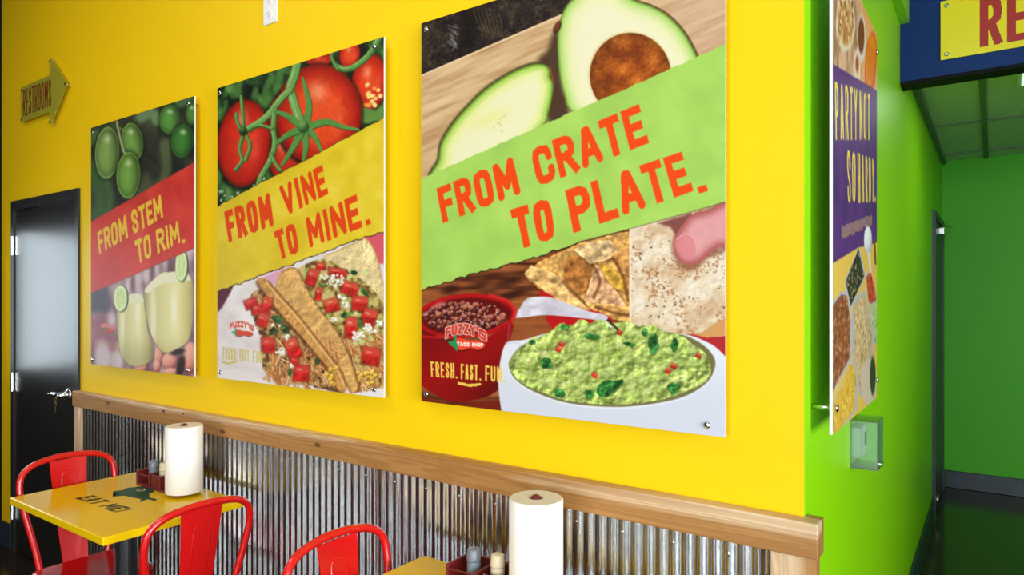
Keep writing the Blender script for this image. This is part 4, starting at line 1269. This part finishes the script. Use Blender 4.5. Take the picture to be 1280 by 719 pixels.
    A.poly(bed, 0, soft=1.2, rough=1.5, fn=lambda px, py, d: lerp_cols(fbm(px / 5, py / 5, 241, 3), (0.25, (104, 66, 34)), (0.45, (158, 138, 72)), (0.6, (188, 178, 104)), (0.8, (212, 172, 116))))
    strands(A, 424, 482, 414, 482, 170, 5, [(222, 166, 112), (204, 140, 84), (232, 186, 138), (190, 118, 64), (226, 158, 92)], 20, 1.8, (0.5, 1.5))
    for q in range(60):
        rr = random.Random(q + 500); A.ell(rr.uniform(384, 466), rr.uniform(330, 430), rr.uniform(2, 5), rr.uniform(1.5, 3.5), rr.choice([(164, 184, 92), (190, 204, 128), (122, 154, 62), (206, 212, 150)]), rr.uniform(0, 3), soft=1.0, a=.85 if rr.random() < .6 else 0)
    chunks = [(390, 347, 8, 12, .35), (401, 333, 7, 5, .1), (421.7, 341, 13, 6.5, .15), (437, 361, 12, 9.5, .3), (414.7, 382, 11, 9.5, -.25), (449.5, 380, 11.5, 10.5, .1), (461, 397, 11, 12, .35), (439, 410, 9.5, 15, .1), (463.4, 446, 13, 12.5, .15), (398, 368, 5, 9, .2)]
    for (cx, cy, w, h_, rt) in chunks: cube_chunk(A, cx, cy, w * .86, h_ * .86, rt, int(cx * 3))
    for (cx, cy, r_, m_) in ((418, 350, 12, 34), (404, 346, 6, 8), (432, 381, 5, 8), (462, 412, 9, 22), (448, 420, 8, 12), (416, 400, 5, 6), (474, 404, 5, 8), (428, 372, 4, 5)): crumbs(A, cx, cy, r_, m_, int(cx))
    for (lx, ly, w, h_, rt) in ((456, 366, 6, 3.5, .8), (450, 404, 3.5, 7, .2), (430, 394, 5, 4, 0), (404, 356, 4, 3, 0), (442, 340, 5, 3, .4)): leafbit(A, lx, ly, w, h_, rt, (62, 104, 50), int(lx))
    for q in range(26):
        rr = random.Random(q + 700); A.ell(rr.uniform(438, 474), rr.uniform(464, 482), 3, 2.4, (230, 178, 60), rr.uniform(0, 2), soft=.8, lit=(246, 214, 120))
    # front shells
    sb = curve2([(349, 344), (356, 336), (366, 334), (373, 340), (385, 364), (400, 388), (420, 414), (434, 440), (443, 466), (447, 486), (440, 491), (433, 480), (420, 466), (396, 438), (374, 408), (354, 384), (344, 362)], 5)
    A.poly([(a + 2.5, b + 1.5) for a, b in sb], (90, 44, 20), soft=2.5, a=.7)
    A.poly(sb, 0, soft=0.9, rough=.6, fn=shell((214, 166, 98)))
    bed2 = curve2([(310, 376), (326, 362), (344, 384), (372, 414), (400, 444), (420, 470), (430, 490), (400, 486), (360, 474), (330, 464), (328, 430), (318, 400)], 5)
    A.poly(bed2, 0, soft=1.4, rough=2, fn=lambda px, py, d: lerp_cols(fbm(px / 5, py / 5, 251, 3), (0.25, (70, 44, 22)), (0.45, (132, 90, 50)), (0.6, (168, 140, 84)), (0.8, (206, 160, 108))))
    strands(A, 332, 420, 420, 476, 210, 9, [(220, 166, 110), (202, 140, 84), (232, 188, 140), (184, 112, 62), (226, 158, 92)], 18, 1.8, (0.4, 2.0))
    strands(A, 318, 352, 366, 404, 70, 11, [(206, 150, 96), (226, 180, 128), (196, 132, 78)], 15, 1.6, (0.5, 1.3))
    sa = curve2([(322, 352), (327, 347), (336, 352), (352, 371), (368, 388), (386, 410), (406, 436), (424, 460), (433, 480), (430, 490), (422, 487), (414, 466), (396, 444), (376, 420), (356, 398), (338, 376)], 5)
    A.poly([(a - 2, b + 3) for a, b in sa], (84, 44, 20), soft=2.5, a=.7)
    A.poly(sa, 0, soft=0.9, rough=.8, fn=shell((204, 148, 80)))
    A.stroke(curve2([(336, 352), (352, 371), (368, 388), (386, 410), (406, 436), (424, 460), (434, 482)], 4, False), 2.2, (128, 76, 34), soft=1.4, a=.7)
    A.stroke(curve2([(333, 353), (349, 373), (365, 390), (383, 412), (403, 438), (421, 462), (430, 482)], 4, False), 1.6, (240, 208, 150), soft=1.0, a=.7)
    for (cx, cy, w, h_, rt) in [(314, 380, 9, 7, -.3), (333, 382, 7, 11, .3), (321, 388, 7, 7, 0), (328, 401, 8, 9, .3), (334.8, 432, 9.5, 10.5, 0), (366, 436, 10, 14, -.35), (376.5, 467, 11, 11, .05), (368, 452, 6, 5, .3)]: cube_chunk(A, cx, cy, w * .9, h_ * .9, rt, int(cx * 5))
    for (cx, cy, r_, m_) in ((352, 440, 7, 14), (345, 410, 6, 9), (356, 422, 5, 6), (362, 458, 4, 4)): crumbs(A, cx, cy, r_, m_, int(cx) + 5)
    for (lx, ly, w, h_, rt) in ((347, 400, 8, 5, .5), (356, 412, 7, 5, .2), (342, 414, 6, 5, -.3), (396, 452, 4, 7, .3), (362, 466, 3, 5, 0)): leafbit(A, lx, ly, w, h_, rt, (56, 84, 44), int(lx) + 3)
    for q in range(10):
        rr = random.Random(q + 800); A.ell(rr.uniform(408, 422), rr.uniform(460, 482), 2.6, 3.2, (228, 176, 58), rr.uniform(0, 2), soft=.8, lit=(246, 214, 120))
    A.poly(curve2([(268, 470), (300, 462), (330, 476), (360, 484), (400, 490), (440, 492), (486, 486), (486, 510), (268, 510)], 4), (226, 219, 220), soft=1.6, rough=.8)
    A.poly([(282, 440), (310, 450), (330, 470), (300, 470)], (220, 208, 206), soft=8, a=.5)
    # ---- yellow band
    top = torn([(264, 262.3), (320, 232.4), (388, 197), (440, 169), (488, 143.5)], 1.0, 23)
    bot = torn([(488, 286), (440, 301.5), (399, 316.5), (370, 328), (329, 343), (300, 354), (264, 367)], 1.4, 25)
    A.stroke(bot, 2.4, (52, 34, 20), rough=.9); A.stroke(top, 1.2, (40, 44, 20), rough=.5)
    A.poly(top + bot, 0, soft=.7, fn=lambda px, py, d: lerp_cols(fbm(px / 22, py / 22, 261, 4), (0.25, (206, 178, 34)), (0.5, (216, 188, 40)), (0.8, (224, 198, 62))))
    red = (214, 66, 18)
    A.text('FROM', [(280, 265), (337, 240), (342.5, 282), (286, 303)], red, hw=0.104)
    A.text('VINE', [(348.5, 233), (403, 206), (410.5, 242), (356.5, 271)], red, hw=0.104)
    A.text('TO', [(342, 290), (368, 277), (374.5, 315.5), (350, 325)], red, hw=0.104)
    A.text('MINE', [(381.5, 272.5), (445.5, 242.5), (453, 284), (387.5, 310)], red, hw=0.104)
    A.poly([(456.5, 276), (462, 273.5), (464, 279.5), (458.5, 282)], red, soft=.7)
    logo(A, 303, 411, .58, fade=.75, tx=False)
    yl = (198, 184, 92)
    A.text('FRESH.', [(278.5, 434), (297, 436), (297, 451), (278.5, 449)], yl, hw=.062, gap=.11, rough=.1)
    A.text('FAST.', [(299.5, 436.5), (313.5, 438), (313.5, 453), (299.5, 451.5)], yl, hw=.062, gap=.11, rough=.1)
    A.text('FUN.', [(316, 438), (331, 440), (331, 455), (316, 453.5)], yl, hw=.062, gap=.11, rough=.1)
    A.stroke([(279, 453), (286, 454.5), (294, 452.5)], 2.2, yl, rough=.6)

# ---- picture 1: limes, red band, frosty glasses
def paint_stem(A):
    x, y = A.x, A.y
    n_ = fbm(x / 16, y / 26, 301, 3)
    A.c = lerp_cols(n_, (0.25, (30, 34, 28)), (0.5, (52, 52, 42)), (0.75, (70, 74, 52)))
    for P, w, c in (([(114, 176), (122, 168), (140, 160)], 12, (70, 110, 62)), ([(116, 210), (124, 240), (122, 270)], 14, (58, 96, 52)), ([(132, 220), (138, 246), (134, 268)], 9, (66, 104, 58)), ([(176, 146), (190, 142), (196, 150)], 13, (112, 146, 100)), ([(206, 180), (208, 210), (204, 226)], 12, (84, 96, 62)), ([(180, 160), (190, 190)], 8, (46, 52, 40)), ([(222, 130), (236, 126), (246, 134)], 12, (76, 110, 66))):
        A.stroke(curve2(P, 5, False), w, c, soft=4, a=.8)
    def lime(cx, cy, rx, ry, rot, c0, soft=.9):
        def f(px, py, u, v):
            q = np.sqrt(u * u + v * v)
            c = lerp_cols(np.clip(q, 0, 1), (0, [v_ * 1.10 for v_ in c0]), (.6, c0), (.88, [v_ * .76 for v_ in c0]), (.95, [v_ * 1.05 + 8 for v_ in c0]), (1, [v_ * .8 for v_ in c0]))
            h1 = np.exp(-(((u + .05) / .26) ** 2 + ((v + .52) / .16) ** 2))[:, None] * .65
            d_ = smooth01((u + .1 - v * .2))[:, None] * .25
            c = c * (1 - d_)
            return c * (1 - h1) + np.array((206, 216, 184)) * h1
        A.ell(cx, cy, rx + 1.5, ry + 2, (24, 30, 20), rot, soft=2.5, a=.7)
        A.ell(cx, cy, rx, ry, 0, rot, soft=soft, fn=f)
    lime(212, 149, 13, 18, .1, (82, 134, 60), 2.4)
    lime(228, 176, 14, 21, .15, (58, 112, 46), 2.2)
    lime(240, 142, 8, 14, 0, (74, 120, 54), 2.4)
    lime(165.5, 177, 13.5, 24, -.12, (104, 142, 66))
    lime(134, 191, 15.2, 33, .05, (118, 150, 78))
    lime(160.5, 219, 15, 29.5, .05, (104, 146, 60))
    A.stroke(curve2([(146, 152), (149, 168), (154, 188), (157, 192)], 4, False), 2.6, (150, 160, 110), soft=1)
    A.stroke(curve2([(150, 160), (156, 164)], 4, False), 1.6, (120, 130, 80), soft=1)
    # ---- lower picture
    low = y > 300
    A.c[low] = lerp_cols(fbm(x / 13, y / 30, 311, 3), (0.25, (112, 76, 86)), (0.5, (150, 118, 126)), (0.75, (190, 160, 164)))[low]
    A.poly([(110, 362), (135, 360), (138, 390), (112, 392)], (70, 66, 78), soft=6)
    A.poly([(110, 395), (140, 395), (146, 440), (110, 440)], (150, 84, 96), soft=8, a=.8)
    rr = random.Random(31)
    for (bx, by, bw, bh) in ((172, 350, 5, 18), (184, 342, 6, 12), (160, 358, 4, 12), (206, 326, 4, 14), (196, 336, 4, 10), (176, 372, 5, 10), (236, 312, 4, 14), (128, 448, 10, 22), (146, 452, 8, 14), (140, 400, 5, 10)):
        A.ell(bx, by, bw, bh, (216, 202, 206), 0, soft=4, a=.75)
    for (bx, by, bw, bh) in ((190, 340, 3, 12), (166, 356, 3, 10), (213, 334, 3, 10)):
        A.ell(bx, by, bw, bh, (96, 62, 66), 0, soft=3, a=.7)
    # fingers
    for (fx, fy, fw_, fh) in ((198, 446, 5.5, 13), (212, 452, 9.5, 11), (214, 466, 10, 6), (176, 460, 8, 6), (238, 448, 10, 20), (196, 458, 5, 8)):
        A.ell(fx, fy, fw_, fh, (214, 140, 124), 0, soft=1.2, lit=(238, 182, 166), dark=(140, 70, 62))
    A.ell(226, 458, 5, 14, (52, 24, 26), .2, soft=2); A.ell(222, 440, 9, 4, (44, 30, 22), -.2, soft=2)
    def drink(P, cx, w):
        def f(px, py, d):
            u = (px - cx) / w
            c = lerp_cols(np.clip(u, -1, 1), (-1, (158, 148, 100)), (-.72, (214, 206, 158)), (-.55, (198, 188, 128)), (-.1, (214, 206, 148)), (.35, (218, 208, 150)), (.7, (194, 182, 118)), (1, (150, 138, 92)))
            h1 = np.exp(-(((u - .18) / .13) ** 2 + ((py - 388) / 26) ** 2))[:, None] * .65
            h2 = np.exp(-(((u + .62) / .10) ** 2 + ((py - 400) / 34) ** 2))[:, None] * .5
            h = np.maximum(h1, h2)
            c = c * (1 - h) + np.array((240, 240, 226)) * h
            return c * (1.03 - .15 * smooth01((py - 415) / 40))[:, None]
        A.poly([(a, b + 1) for a, b in P], (92, 72, 62), soft=2.2, a=.6)
        A.poly(P, 0, soft=1.0, fn=f)
    drink(curve2([(147, 380), (153, 376), (162, 370), (172, 368), (179, 374), (182, 390), (185, 415), (192, 434), (191.5, 447), (181, 456), (165, 457.5), (152.5, 446), (147.5, 425), (146, 400)], 5), 168, 23)
    A.poly(curve2([(148, 381), (160, 370), (172, 367), (180, 374), (176, 379), (160, 380)], 5), (222, 218, 184), soft=1.2, rough=1.2)
    drink(curve2([(180.5, 364), (187, 354), (200, 345), (206, 340), (216, 344), (228, 340.5), (240, 351), (241.5, 380), (240, 406), (234.5, 427), (221, 436), (208.5, 441), (197.5, 434), (187, 413), (181.5, 386)], 5), 212, 31)
    A.poly(curve2([(181, 363), (190, 351), (202, 342), (214, 340), (230, 338), (238, 350), (222, 352), (200, 356), (186, 366)], 5), (226, 221, 190), soft=1.3, rough=1.2)
    for (sx_, sy_, sw, sh) in ((150.5, 373, 8.5, 17), (226.5, 332, 7.5, 20)):
        A.ell(sx_ + 1.6, sy_ + .6, sw, sh, (52, 76, 40), 0.02, soft=1)
        A.ell(sx_, sy_, sw, sh, (206, 218, 158), 0.02, soft=.8, fn=lambda px, py, u, v: lerp_cols(np.sqrt(u * u + v * v), (0, (188, 208, 134)), (.7, (200, 216, 146)), (.86, (232, 236, 206)), (1, (150, 186, 92))))
        for q in range(6):
            a_ = q * PI / 3 + .3
            A.stroke([(sx_, sy_), (sx_ + sw * .8 * math.cos(a_), sy_ + sh * .8 * math.sin(a_))], .9, (226, 232, 196), a=.6)
    # ---- red band
    top = torn([(106, 281.6), (150, 256.2), (180, 239), (215, 218.7), (250, 198.6)], .6, 33)
    bot = torn([(250, 306.5), (215, 322), (180, 337.6), (150, 351), (106, 370.5)], .5, 35)
    A.stroke(bot, 1.5, (90, 30, 26), a=.6)
    A.poly(top + bot, 0, soft=.7, fn=lambda px, py, d: lerp_cols(fbm(px / 16, py / 24, 321, 4), (0.25, (184, 48, 40)), (0.5, (196, 54, 44)), (0.8, (206, 66, 52))))
    yl = (222, 182, 50)
    A.text('FROM', [(121.5, 290.5), (157.5, 267.5), (160, 297.5), (124, 317.5)], yl, hw=.098, soft=.6, rough=.2)
    A.text('STEM', [(163, 264), (201, 242.5), (204, 272), (166.5, 293)], yl, hw=.098, soft=.6, rough=.2)
    A.text('TO', [(168, 301), (187.5, 291), (189.5, 321), (172.5, 330.5)], yl, hw=.098, soft=.6, rough=.2)
    A.text('RIM', [(194.5, 287.5), (222.5, 275.5), (225.5, 303.5), (197, 317.5)], yl, hw=.098, soft=.6, rough=.2)
    A.poly([(227.5, 300), (231, 298.5), (231.5, 303), (228, 304.5)], yl, soft=.6)
    logo(A, 135, 410, .34, fade=.8, tx=False)
    A.text('FRESH.', [(119, 425), (130, 426), (130, 435), (119, 434)], (188, 168, 120), hw=.07, gap=.1, soft=.5, rough=0, a=.45)
    A.text('FAST.', [(132, 426), (142, 427), (142, 436), (132, 435)], (188, 168, 120), hw=.07, gap=.1, soft=.5, rough=0, a=.45)
    A.text('FUN.', [(144, 427), (151, 427.5), (151, 436.5), (144, 436)], (206, 176, 96), hw=.07, gap=.1, soft=.5, rough=0, a=.7)
    A.stroke([(145, 441), (151, 442)], 1.8, (214, 180, 80), a=.8)

# ---- picture 4: party trays on the green wall
def paint_party(A):
    x, y = A.x, A.y
    n_ = fbm(x / 3, y / 30, 401, 4)
    A.c = lerp_cols(n_, (0.25, (150, 110, 78)), (0.5, (188, 150, 112)), (0.8, (210, 176, 140)))
    k = smooth01((x - 1070) / 14)[:, None]
    A.c = A.c * (1 - k) + np.array((226, 164, 96)) * k
    # foreshortened plates and bowls: narrow in x, tall in y
    A.ell(1057, 30, 12, 34, (214, 196, 170), 0, soft=1); A.ell(1057, 28, 9.5, 28, (172, 126, 70), 0, soft=1.2)
    rr = random.Random(4)
    for _ in range(90):
        A.ell(1057 + rr.uniform(-9, 9), 28 + rr.uniform(-26, 26), rr.uniform(.6, 1.4), rr.uniform(2, 5), rr.choice([(206, 168, 100), (140, 88, 46), (220, 196, 140), (180, 120, 70)]), 0, soft=.7)
    A.ell(1077, 48, 5.2, 30, (216, 202, 190), 0, soft=.8); A.ell(1076.5, 45, 4.0, 22, (112, 62, 30), 0, soft=.8)
    A.ell(1071, 86, 4.6, 26, (222, 200, 168), 0, soft=1); A.ell(1071.5, 80, 2.0, 10, (150, 74, 36), 0, soft=1)
    A.ell(1088.5, 80, 7.2, 40, (206, 92, 30), 0.06, soft=.8); A.ell(1088.5, 76, 5.6, 32, (228, 134, 26), 0.06, soft=.8)
    for q in range(12):
        A.stroke([(1084 + q * .9, 52 + q), (1084.6 + q * .9, 98 + q)], .5, (204, 100, 24), a=.6)
    # purple band
    band = [(1030, 72), (1041, 79.6), (1066, 95), (1088.7, 108.5), (1100, 116), (1100, 302), (1072, 310), (1056, 320), (1030, 336)]
    i = A.sel(1030, 1100, 300, 560)
    A.c[i] = np.array((222, 182, 82))
    A.poly(band, 0, soft=.8, fn=lambda px, py, d: lerp_cols(fbm(px / 4, py / 24, 411, 3), (0.25, (74, 38, 100)), (0.7, (90, 46, 116))))
    yl = (226, 200, 74)
    A.text('PARTY', [(1043.6, 102), (1071.5, 111), (1071.5, 175), (1044.6, 175)], yl, hw=.052, gap=.15, soft=.28, rough=0)
    A.text('NOT', [(1074.4, 112.5), (1087.6, 118), (1087.4, 175), (1074.6, 175)], yl, hw=.052, gap=.15, soft=.28, rough=0)
    A.text('SO', [(1058.6, 187), (1069.4, 190), (1069.4, 253), (1059.8, 253)], yl, hw=.052, gap=.15, soft=.28, rough=0)
    A.text('HARDY', [(1072, 191), (1092.6, 199), (1092.6, 252.5), (1072.4, 253.5)], yl, hw=.052, gap=.15, soft=.28, rough=0)
    A.ell(1094.2, 249, .8, 3.5, yl, soft=.5)
    for q in range(34):        # a line of small illegible writing
        xx = 1052.6 + q * 1.12; t = q / 33
        y0 = 283 - 15 * t + rr.uniform(-1, 2); y1 = 299 - 19 * t + rr.uniform(-3, 2)
        A.stroke([(xx, y0), (xx, y1)], .55, (196, 160, 110), soft=.35)
    # trays
    gy_ = (176, 174, 186)
    def tray(P, base, cols, n__, seed, sz=(.7, 2.6)):
        A.poly(P, gy_, soft=.7)
        cx, cy = np.mean([p[0] for p in P]), np.mean([p[1] for p in P])
        Q = [(cx + (a - cx) * .86, cy + (b - cy) * .92) for a, b in P]
        A.poly(Q, base, soft=.7)
        r_ = random.Random(seed); Qa = np.array(Q)
        for _ in range(n__):
            px, py = r_.uniform(Qa[:, 0].min(), Qa[:, 0].max()), r_.uniform(Qa[:, 1].min(), Qa[:, 1].max())
            if poly_sd(np.array([px]), np.array([py]), Qa)[0] > -.6: continue
            A.ell(px, py, sz[0] * r_.uniform(.6, 1.3), sz[1] * r_.uniform(.6, 1.3), r_.choice(cols), 0, soft=.5)
    tray([(1030, 392), (1052, 364), (1060, 366), (1065, 400), (1064, 450), (1030, 512)], (140, 82, 52), [(176, 112, 74), (104, 56, 36), (196, 136, 92), (150, 70, 46)], 420, 41)
    tray([(1030, 526), (1052, 480), (1066, 450), (1073, 462), (1071, 512), (1030, 566)], (214, 170, 64), [(236, 200, 96), (196, 146, 44), (226, 184, 70)], 300, 43)
    tray([(1066, 376), (1081, 362), (1092, 425), (1089, 470), (1076, 498), (1064, 440)], (196, 164, 118), [(222, 194, 150), (166, 130, 84), (206, 176, 126)], 360, 45)
    tray([(1074, 308), (1082, 345), (1062.5, 386), (1055.5, 352)], (48, 44, 38), [(84, 72, 52), (130, 110, 76), (30, 28, 26), (160, 140, 96)], 150, 47, (.8, 2.2))
    tray([(1082, 345), (1088, 336), (1096, 372), (1096, 388), (1085, 378)], (186, 66, 40), [(214, 96, 56), (160, 46, 30)], 80, 49)
    tray([(1086, 382), (1100, 372), (1100, 430), (1092, 430)], (178, 188, 128), [(206, 210, 160), (140, 160, 90)], 50, 51)
    A.ell(1086, 478, 10, 30, (206, 184, 160), 0, soft=1); A.ell(1091, 470, 3.6, 24, (50, 66, 40), 0, soft=.8)
    A.ell(1085, 300, 5.0, 17.5, (226, 224, 226), 0, soft=.8, lit=(244, 244, 244), dark=(180, 180, 186)); A.stroke([(1086, 316), (1088, 340)], 2.5, (220, 216, 216))
    A.stroke([(1093, 300), (1094.5, 330)], 2.2, (116, 70, 30))

# ------------------------------------------------------------------ sign boards with stand-off screws
def wall_sign(label, x0, x1, z0, z1, yf, painter, nu, nv, gain=1.0, ax_=1.0):
    th = 0.006
    p = empty('wall_poster', ((x0 + x1) / 2, 0, z0))
    tag(p, label, 'poster', 'posters on stand-off screws')
    cx = (x0 + x1) / 2
    obj('board', box(x0 - cx, x1 - cx, yf + 0.0006, yf + th, 0, z1 - z0), 'panel', p)
    print_sheet('print', (x0, yf, z1), (1, 0, 0), None, x1 - x0, z1 - z0, nu, nv, painter, p, gain, ax_)
    for sx_ in (x0 + 0.022, x1 - 0.042):
        for sz_ in (z0 + 0.024, z1 - 0.024):
            so = obj('standoff', lathe([(0.006, 0), (0.006, yf + th)], seg=12, axis='Y', origin=(sx_ - cx, 0, sz_ - z0)), 'chrome', p, smooth=True)
            obj('screw_cap', lathe([(0.0085, yf - 0.0002), (0.0085, yf - 0.004), (0.006, yf - 0.006)], seg=14, axis='Y', origin=(sx_ - cx, 0, sz_ - z0)), 'chrome', so, smooth=True)
    return p

PY = -0.035
wall_sign('poster with limes and FROM STEM TO RIM on a red band', -3.662, -2.726, 1.166, 2.338, PY, paint_stem, 190, 440, ax_=1.95)
wall_sign('poster with tomatoes and FROM VINE TO MINE on a yellow band', -2.556, -1.610, 1.173, 2.340, PY, paint_vine, 270, 560, 0.93, 1.55)
wall_sign('large poster with avocado and FROM CRATE TO PLATE on green band', -1.446, -0.504, 1.177, 2.345, PY, paint_crate, 440, 680, 0.87, 1.18)

# party poster on the green wall
pp = empty('wall_poster', (XG, 0.38, 1.196))
tag(pp, 'purple PARTY NOT SO HARDY poster on the green hallway wall', 'poster', 'posters on stand-off screws')
PX_, py0, py1, pz0, pz1 = -0.29, 0.037, 0.724, 1.196, 2.29
obj('board', box(PX_ - 0.007 - XG, PX_ - 0.0006 - XG, py0 - 0.38, py1 - 0.38, 0, pz1 - pz0), 'panel', pp)
print_sheet('print', (PX_, py0, pz1), (0, 1, 0), None, py1 - py0, pz1 - pz0, 240, 420, paint_party, pp, 1.0, 5.0)
for yy in (py0 + 0.03, py1 - 0.012):
    for zz in (pz0 + 0.055, pz1 - 0.055):
        so = obj('standoff', lathe([(0.006, 0), (0.006, PX_ - 0.001 - XG)], seg=12, axis='X', origin=(0, yy - 0.38, zz - 1.196)), 'chrome', pp, smooth=True)
        obj('screw_cap', lathe([(0.0085, PX_ - XG + 0.0002), (0.0085, PX_ - XG + 0.004), (0.006, PX_ - XG + 0.006)], seg=14, axis='X', origin=(0, yy - 0.38, zz - 1.196)), 'chrome', so, smooth=True)

# ------------------------------------------------------------------ cut lettering and decals
def letters_mesh(txt, w, h_, hw, gap, to3, res=70, extra=None):
    """flat letters as quads: text box w x h_ metres, to3(u, v) -> local point, v down"""
    asp = w / h_
    nv = res; nu = int(res * asp)
    uu, vv = np.meshgrid((np.arange(nu) + .5) / nu * asp, (np.arange(nv) + .5) / nv)
    d = np.full(uu.shape, 1e3)
    for (x0, x1, strokes) in text_layout(txt, asp, hw, gap):
        for s in strokes: d = np.minimum(d, seg_sq(uu, vv, s))
    bm = bmesh.new(); cache = {}
    def V(i, j):
        if (i, j) not in cache: cache[(i, j)] = bm.verts.new(to3(i / nu * w, j / nv * h_))
        return cache[(i, j)]
    for j, i in zip(*np.nonzero(d < hw)):
        bm.faces.new([V(i, j), V(i + 1, j), V(i + 1, j + 1), V(i, j + 1)])
    return bm

# restrooms arrow on the yellow wall
ar = empty('restroom_arrow_sign', (-4.36, 0, 2.42))
tag(ar, 'olive acrylic RESTROOMS arrow above the black door', 'sign')
poly = [(-0.20, 0.279), (-0.20, 0.079), (0.182, 0.079), (0.192, 0.0), (0.403, 0.195), (0.192, 0.376), (0.182, 0.279)]
obj('arrow_panel', prism_xz(poly, -0.024, -0.020), 'arrow', ar)
obj('lettering', letters_mesh('RESTROOMS', 0.375, 0.150, 0.036, 0.060, lambda u, v: (-0.170 + u, -0.0245, 0.258 - v), 44), 'darkred', ar)
for (sx_, sz_) in ((-0.185, 0.262), (-0.185, 0.094), (0.196, 0.352), (0.196, 0.024), (0.385, 0.195)):
    bm = lathe([(0.004, 0), (0.004, -0.024), (0.008, -0.0242), (0.008, -0.028)], seg=10, axis='Y', origin=(sx_, 0, sz_))
    obj('standoff', bm, 'chrome', ar)

# restrooms board on the blue header
sg = empty('restroom_board_sign', (0.35, YH, 2.510))
tag(sg, 'yellow RESTROOMS board on the blue header', 'sign')
SW0, SW1 = -0.188 - 0.35, 0.888 - 0.35
M['signyellow'] = mat('yellow_sign_gloss', (0.88, 0.70, 0.02, 1), 0.16, var=0.02)
obj('board', box(SW0, SW1, -0.010, -0.004, 0, 0.25, bevel=0.001), 'signyellow', sg)
obj('lettering', letters_mesh('RESTROOMS', 0.80, 0.196, 0.075, 0.075, lambda u, v: (SW0 + 0.138 + u, -0.0104, 0.222 - v), 60), 'redprint', sg)
for sx_ in (SW0 + 0.022, SW1 - 0.022):
    for sz_ in (0.022, 0.228):
        obj('screw', lathe([(0.009, 0), (0.009, -0.0125), (0.006, -0.0145)], seg=12, axis='Y', origin=(sx_, 0, sz_)), 'chrome', sg)

# painted chilli print and words on the first table
def table_print(name, bm, m):
    return obj(name, bm, m, t1)
tcx, tcy = (-3.0 - 2.262) / 2, (-0.598 - 0.109) / 2
zt = TZ + 0.0004
tp = obj('word_print', letters_mesh('EAT ME!', 0.30, 0.058, 0.105, 0.12, lambda u, v: (-0.162 + u + (0.058 - v) * 0.25, -0.050 - v + u * 0.02, zt), 36), 'blackprint', t1)
crit = [(-0.13, 0.019), (-0.121, 0.031), (-0.115, 0.049), (-0.133, 0.069), (-0.127, 0.087), (-0.107, 0.115), (-0.04, 0.121), (0.009, 0.108), (0.013, 0.084), (0.069, 0.057), (0.117, 0.062), (0.125, 0.047), (0.083, 0.042), (0.099, 0.006), (0.061, 0.03), (0.018, 0.021), (-0.035, 0.014), (-0.054, -0.018), (-0.073, 0.006)]
bm = bmesh.new()
bm.faces.new([bm.verts.new((x_ - 0.012, y_, zt)) for x_, y_ in crit][::-1])
bmesh.ops.triangulate(bm, faces=bm.faces)
gp_ = obj('pepper_print', bm, 'greenprint', t1)
for rad, dz, mm in ((0.0165, 0.0004, 'whiteprint'), (0.009, 0.0008, 'greenprint')):
    bm = bmesh.new()
    bm.faces.new([bm.verts.new((-0.070 + rad * 1.2 * math.cos(2 * PI * k / 20), 0.089 + rad * math.sin(2 * PI * k / 20), zt + dz)) for k in range(20)])
    obj('ring_print', bm, mm, gp_)

# ------------------------------------------------------------------ outlet plate high on the yellow wall
ol = empty('outlet_plate', (-2.252, 0, 2.54))
tag(ol, 'white electrical outlet plate high on yellow wall, cut by frame', 'outlet')
obj('plate', box(-0.041, 0.041, -0.007, 0, 0, 0.125, bevel=0.002), 'white_pl', ol)
for zc in (0.035, 0.090):
    so = obj('socket', lathe([(0.017, -0.0065), (0.017, -0.0095), (0.0155, -0.0102)], seg=18, axis='Y', origin=(0, 0, zc)), 'white_pl', ol)
    bm = box(-0.008, -0.0055, -0.0108, -0.0100, zc - 0.002, zc + 0.009)
    add_box(bm, 0.0055, 0.008, -0.0108, -0.0100, zc - 0.002, zc + 0.009); add_box(bm, -0.002, 0.002, -0.0108, -0.0100, zc - 0.010, zc - 0.006)
    obj('slots', bm, 'dark_pl', so)

# ------------------------------------------------------------------ thermostat in a clear guard on the green wall
th = empty('thermostat', (XG, 0.628, 1.025))
tag(th, 'white thermostat inside clear guard below the purple poster', 'thermostat')
obj('housing', box(0.0, 0.030, -0.046, 0.046, 0.008, 0.098, bevel=0.008, seg=3), 'white_pl', th)
obj('display', box(0.030, 0.0308, 0.0, 0.034, 0.040, 0.078), 'dark_pl', th)
gd = empty('thermostat_guard', (XG, 0.628, 1.008))
tag(gd, 'clear acrylic guard box over the thermostat on green wall', 'guard')
bm = bmesh.new(); w_ = 0.0035
add_box(bm, 0.0, 0.072, -0.060, -0.060 + w_, 0, 0.138); add_box(bm, 0.0, 0.072, 0.060 - w_, 0.060, 0, 0.138)
add_box(bm, 0.072 - w_, 0.072, -0.060 + w_, 0.060 - w_, 0, 0.138)
add_box(bm, 0.0, 0.072 - w_, -0.060 + w_, 0.060 - w_, 0.138 - w_, 0.138); add_box(bm, 0.0, 0.072 - w_, -0.060 + w_, 0.060 - w_, 0, w_)
obj('cover', bm, 'acrylic', gd)
obj('lock', lathe([(0.008, 0.070), (0.008, 0.078), (0.006, 0.080)], seg=14, axis='X', origin=(0, -0.030, 0.014)), 'chrome', gd)
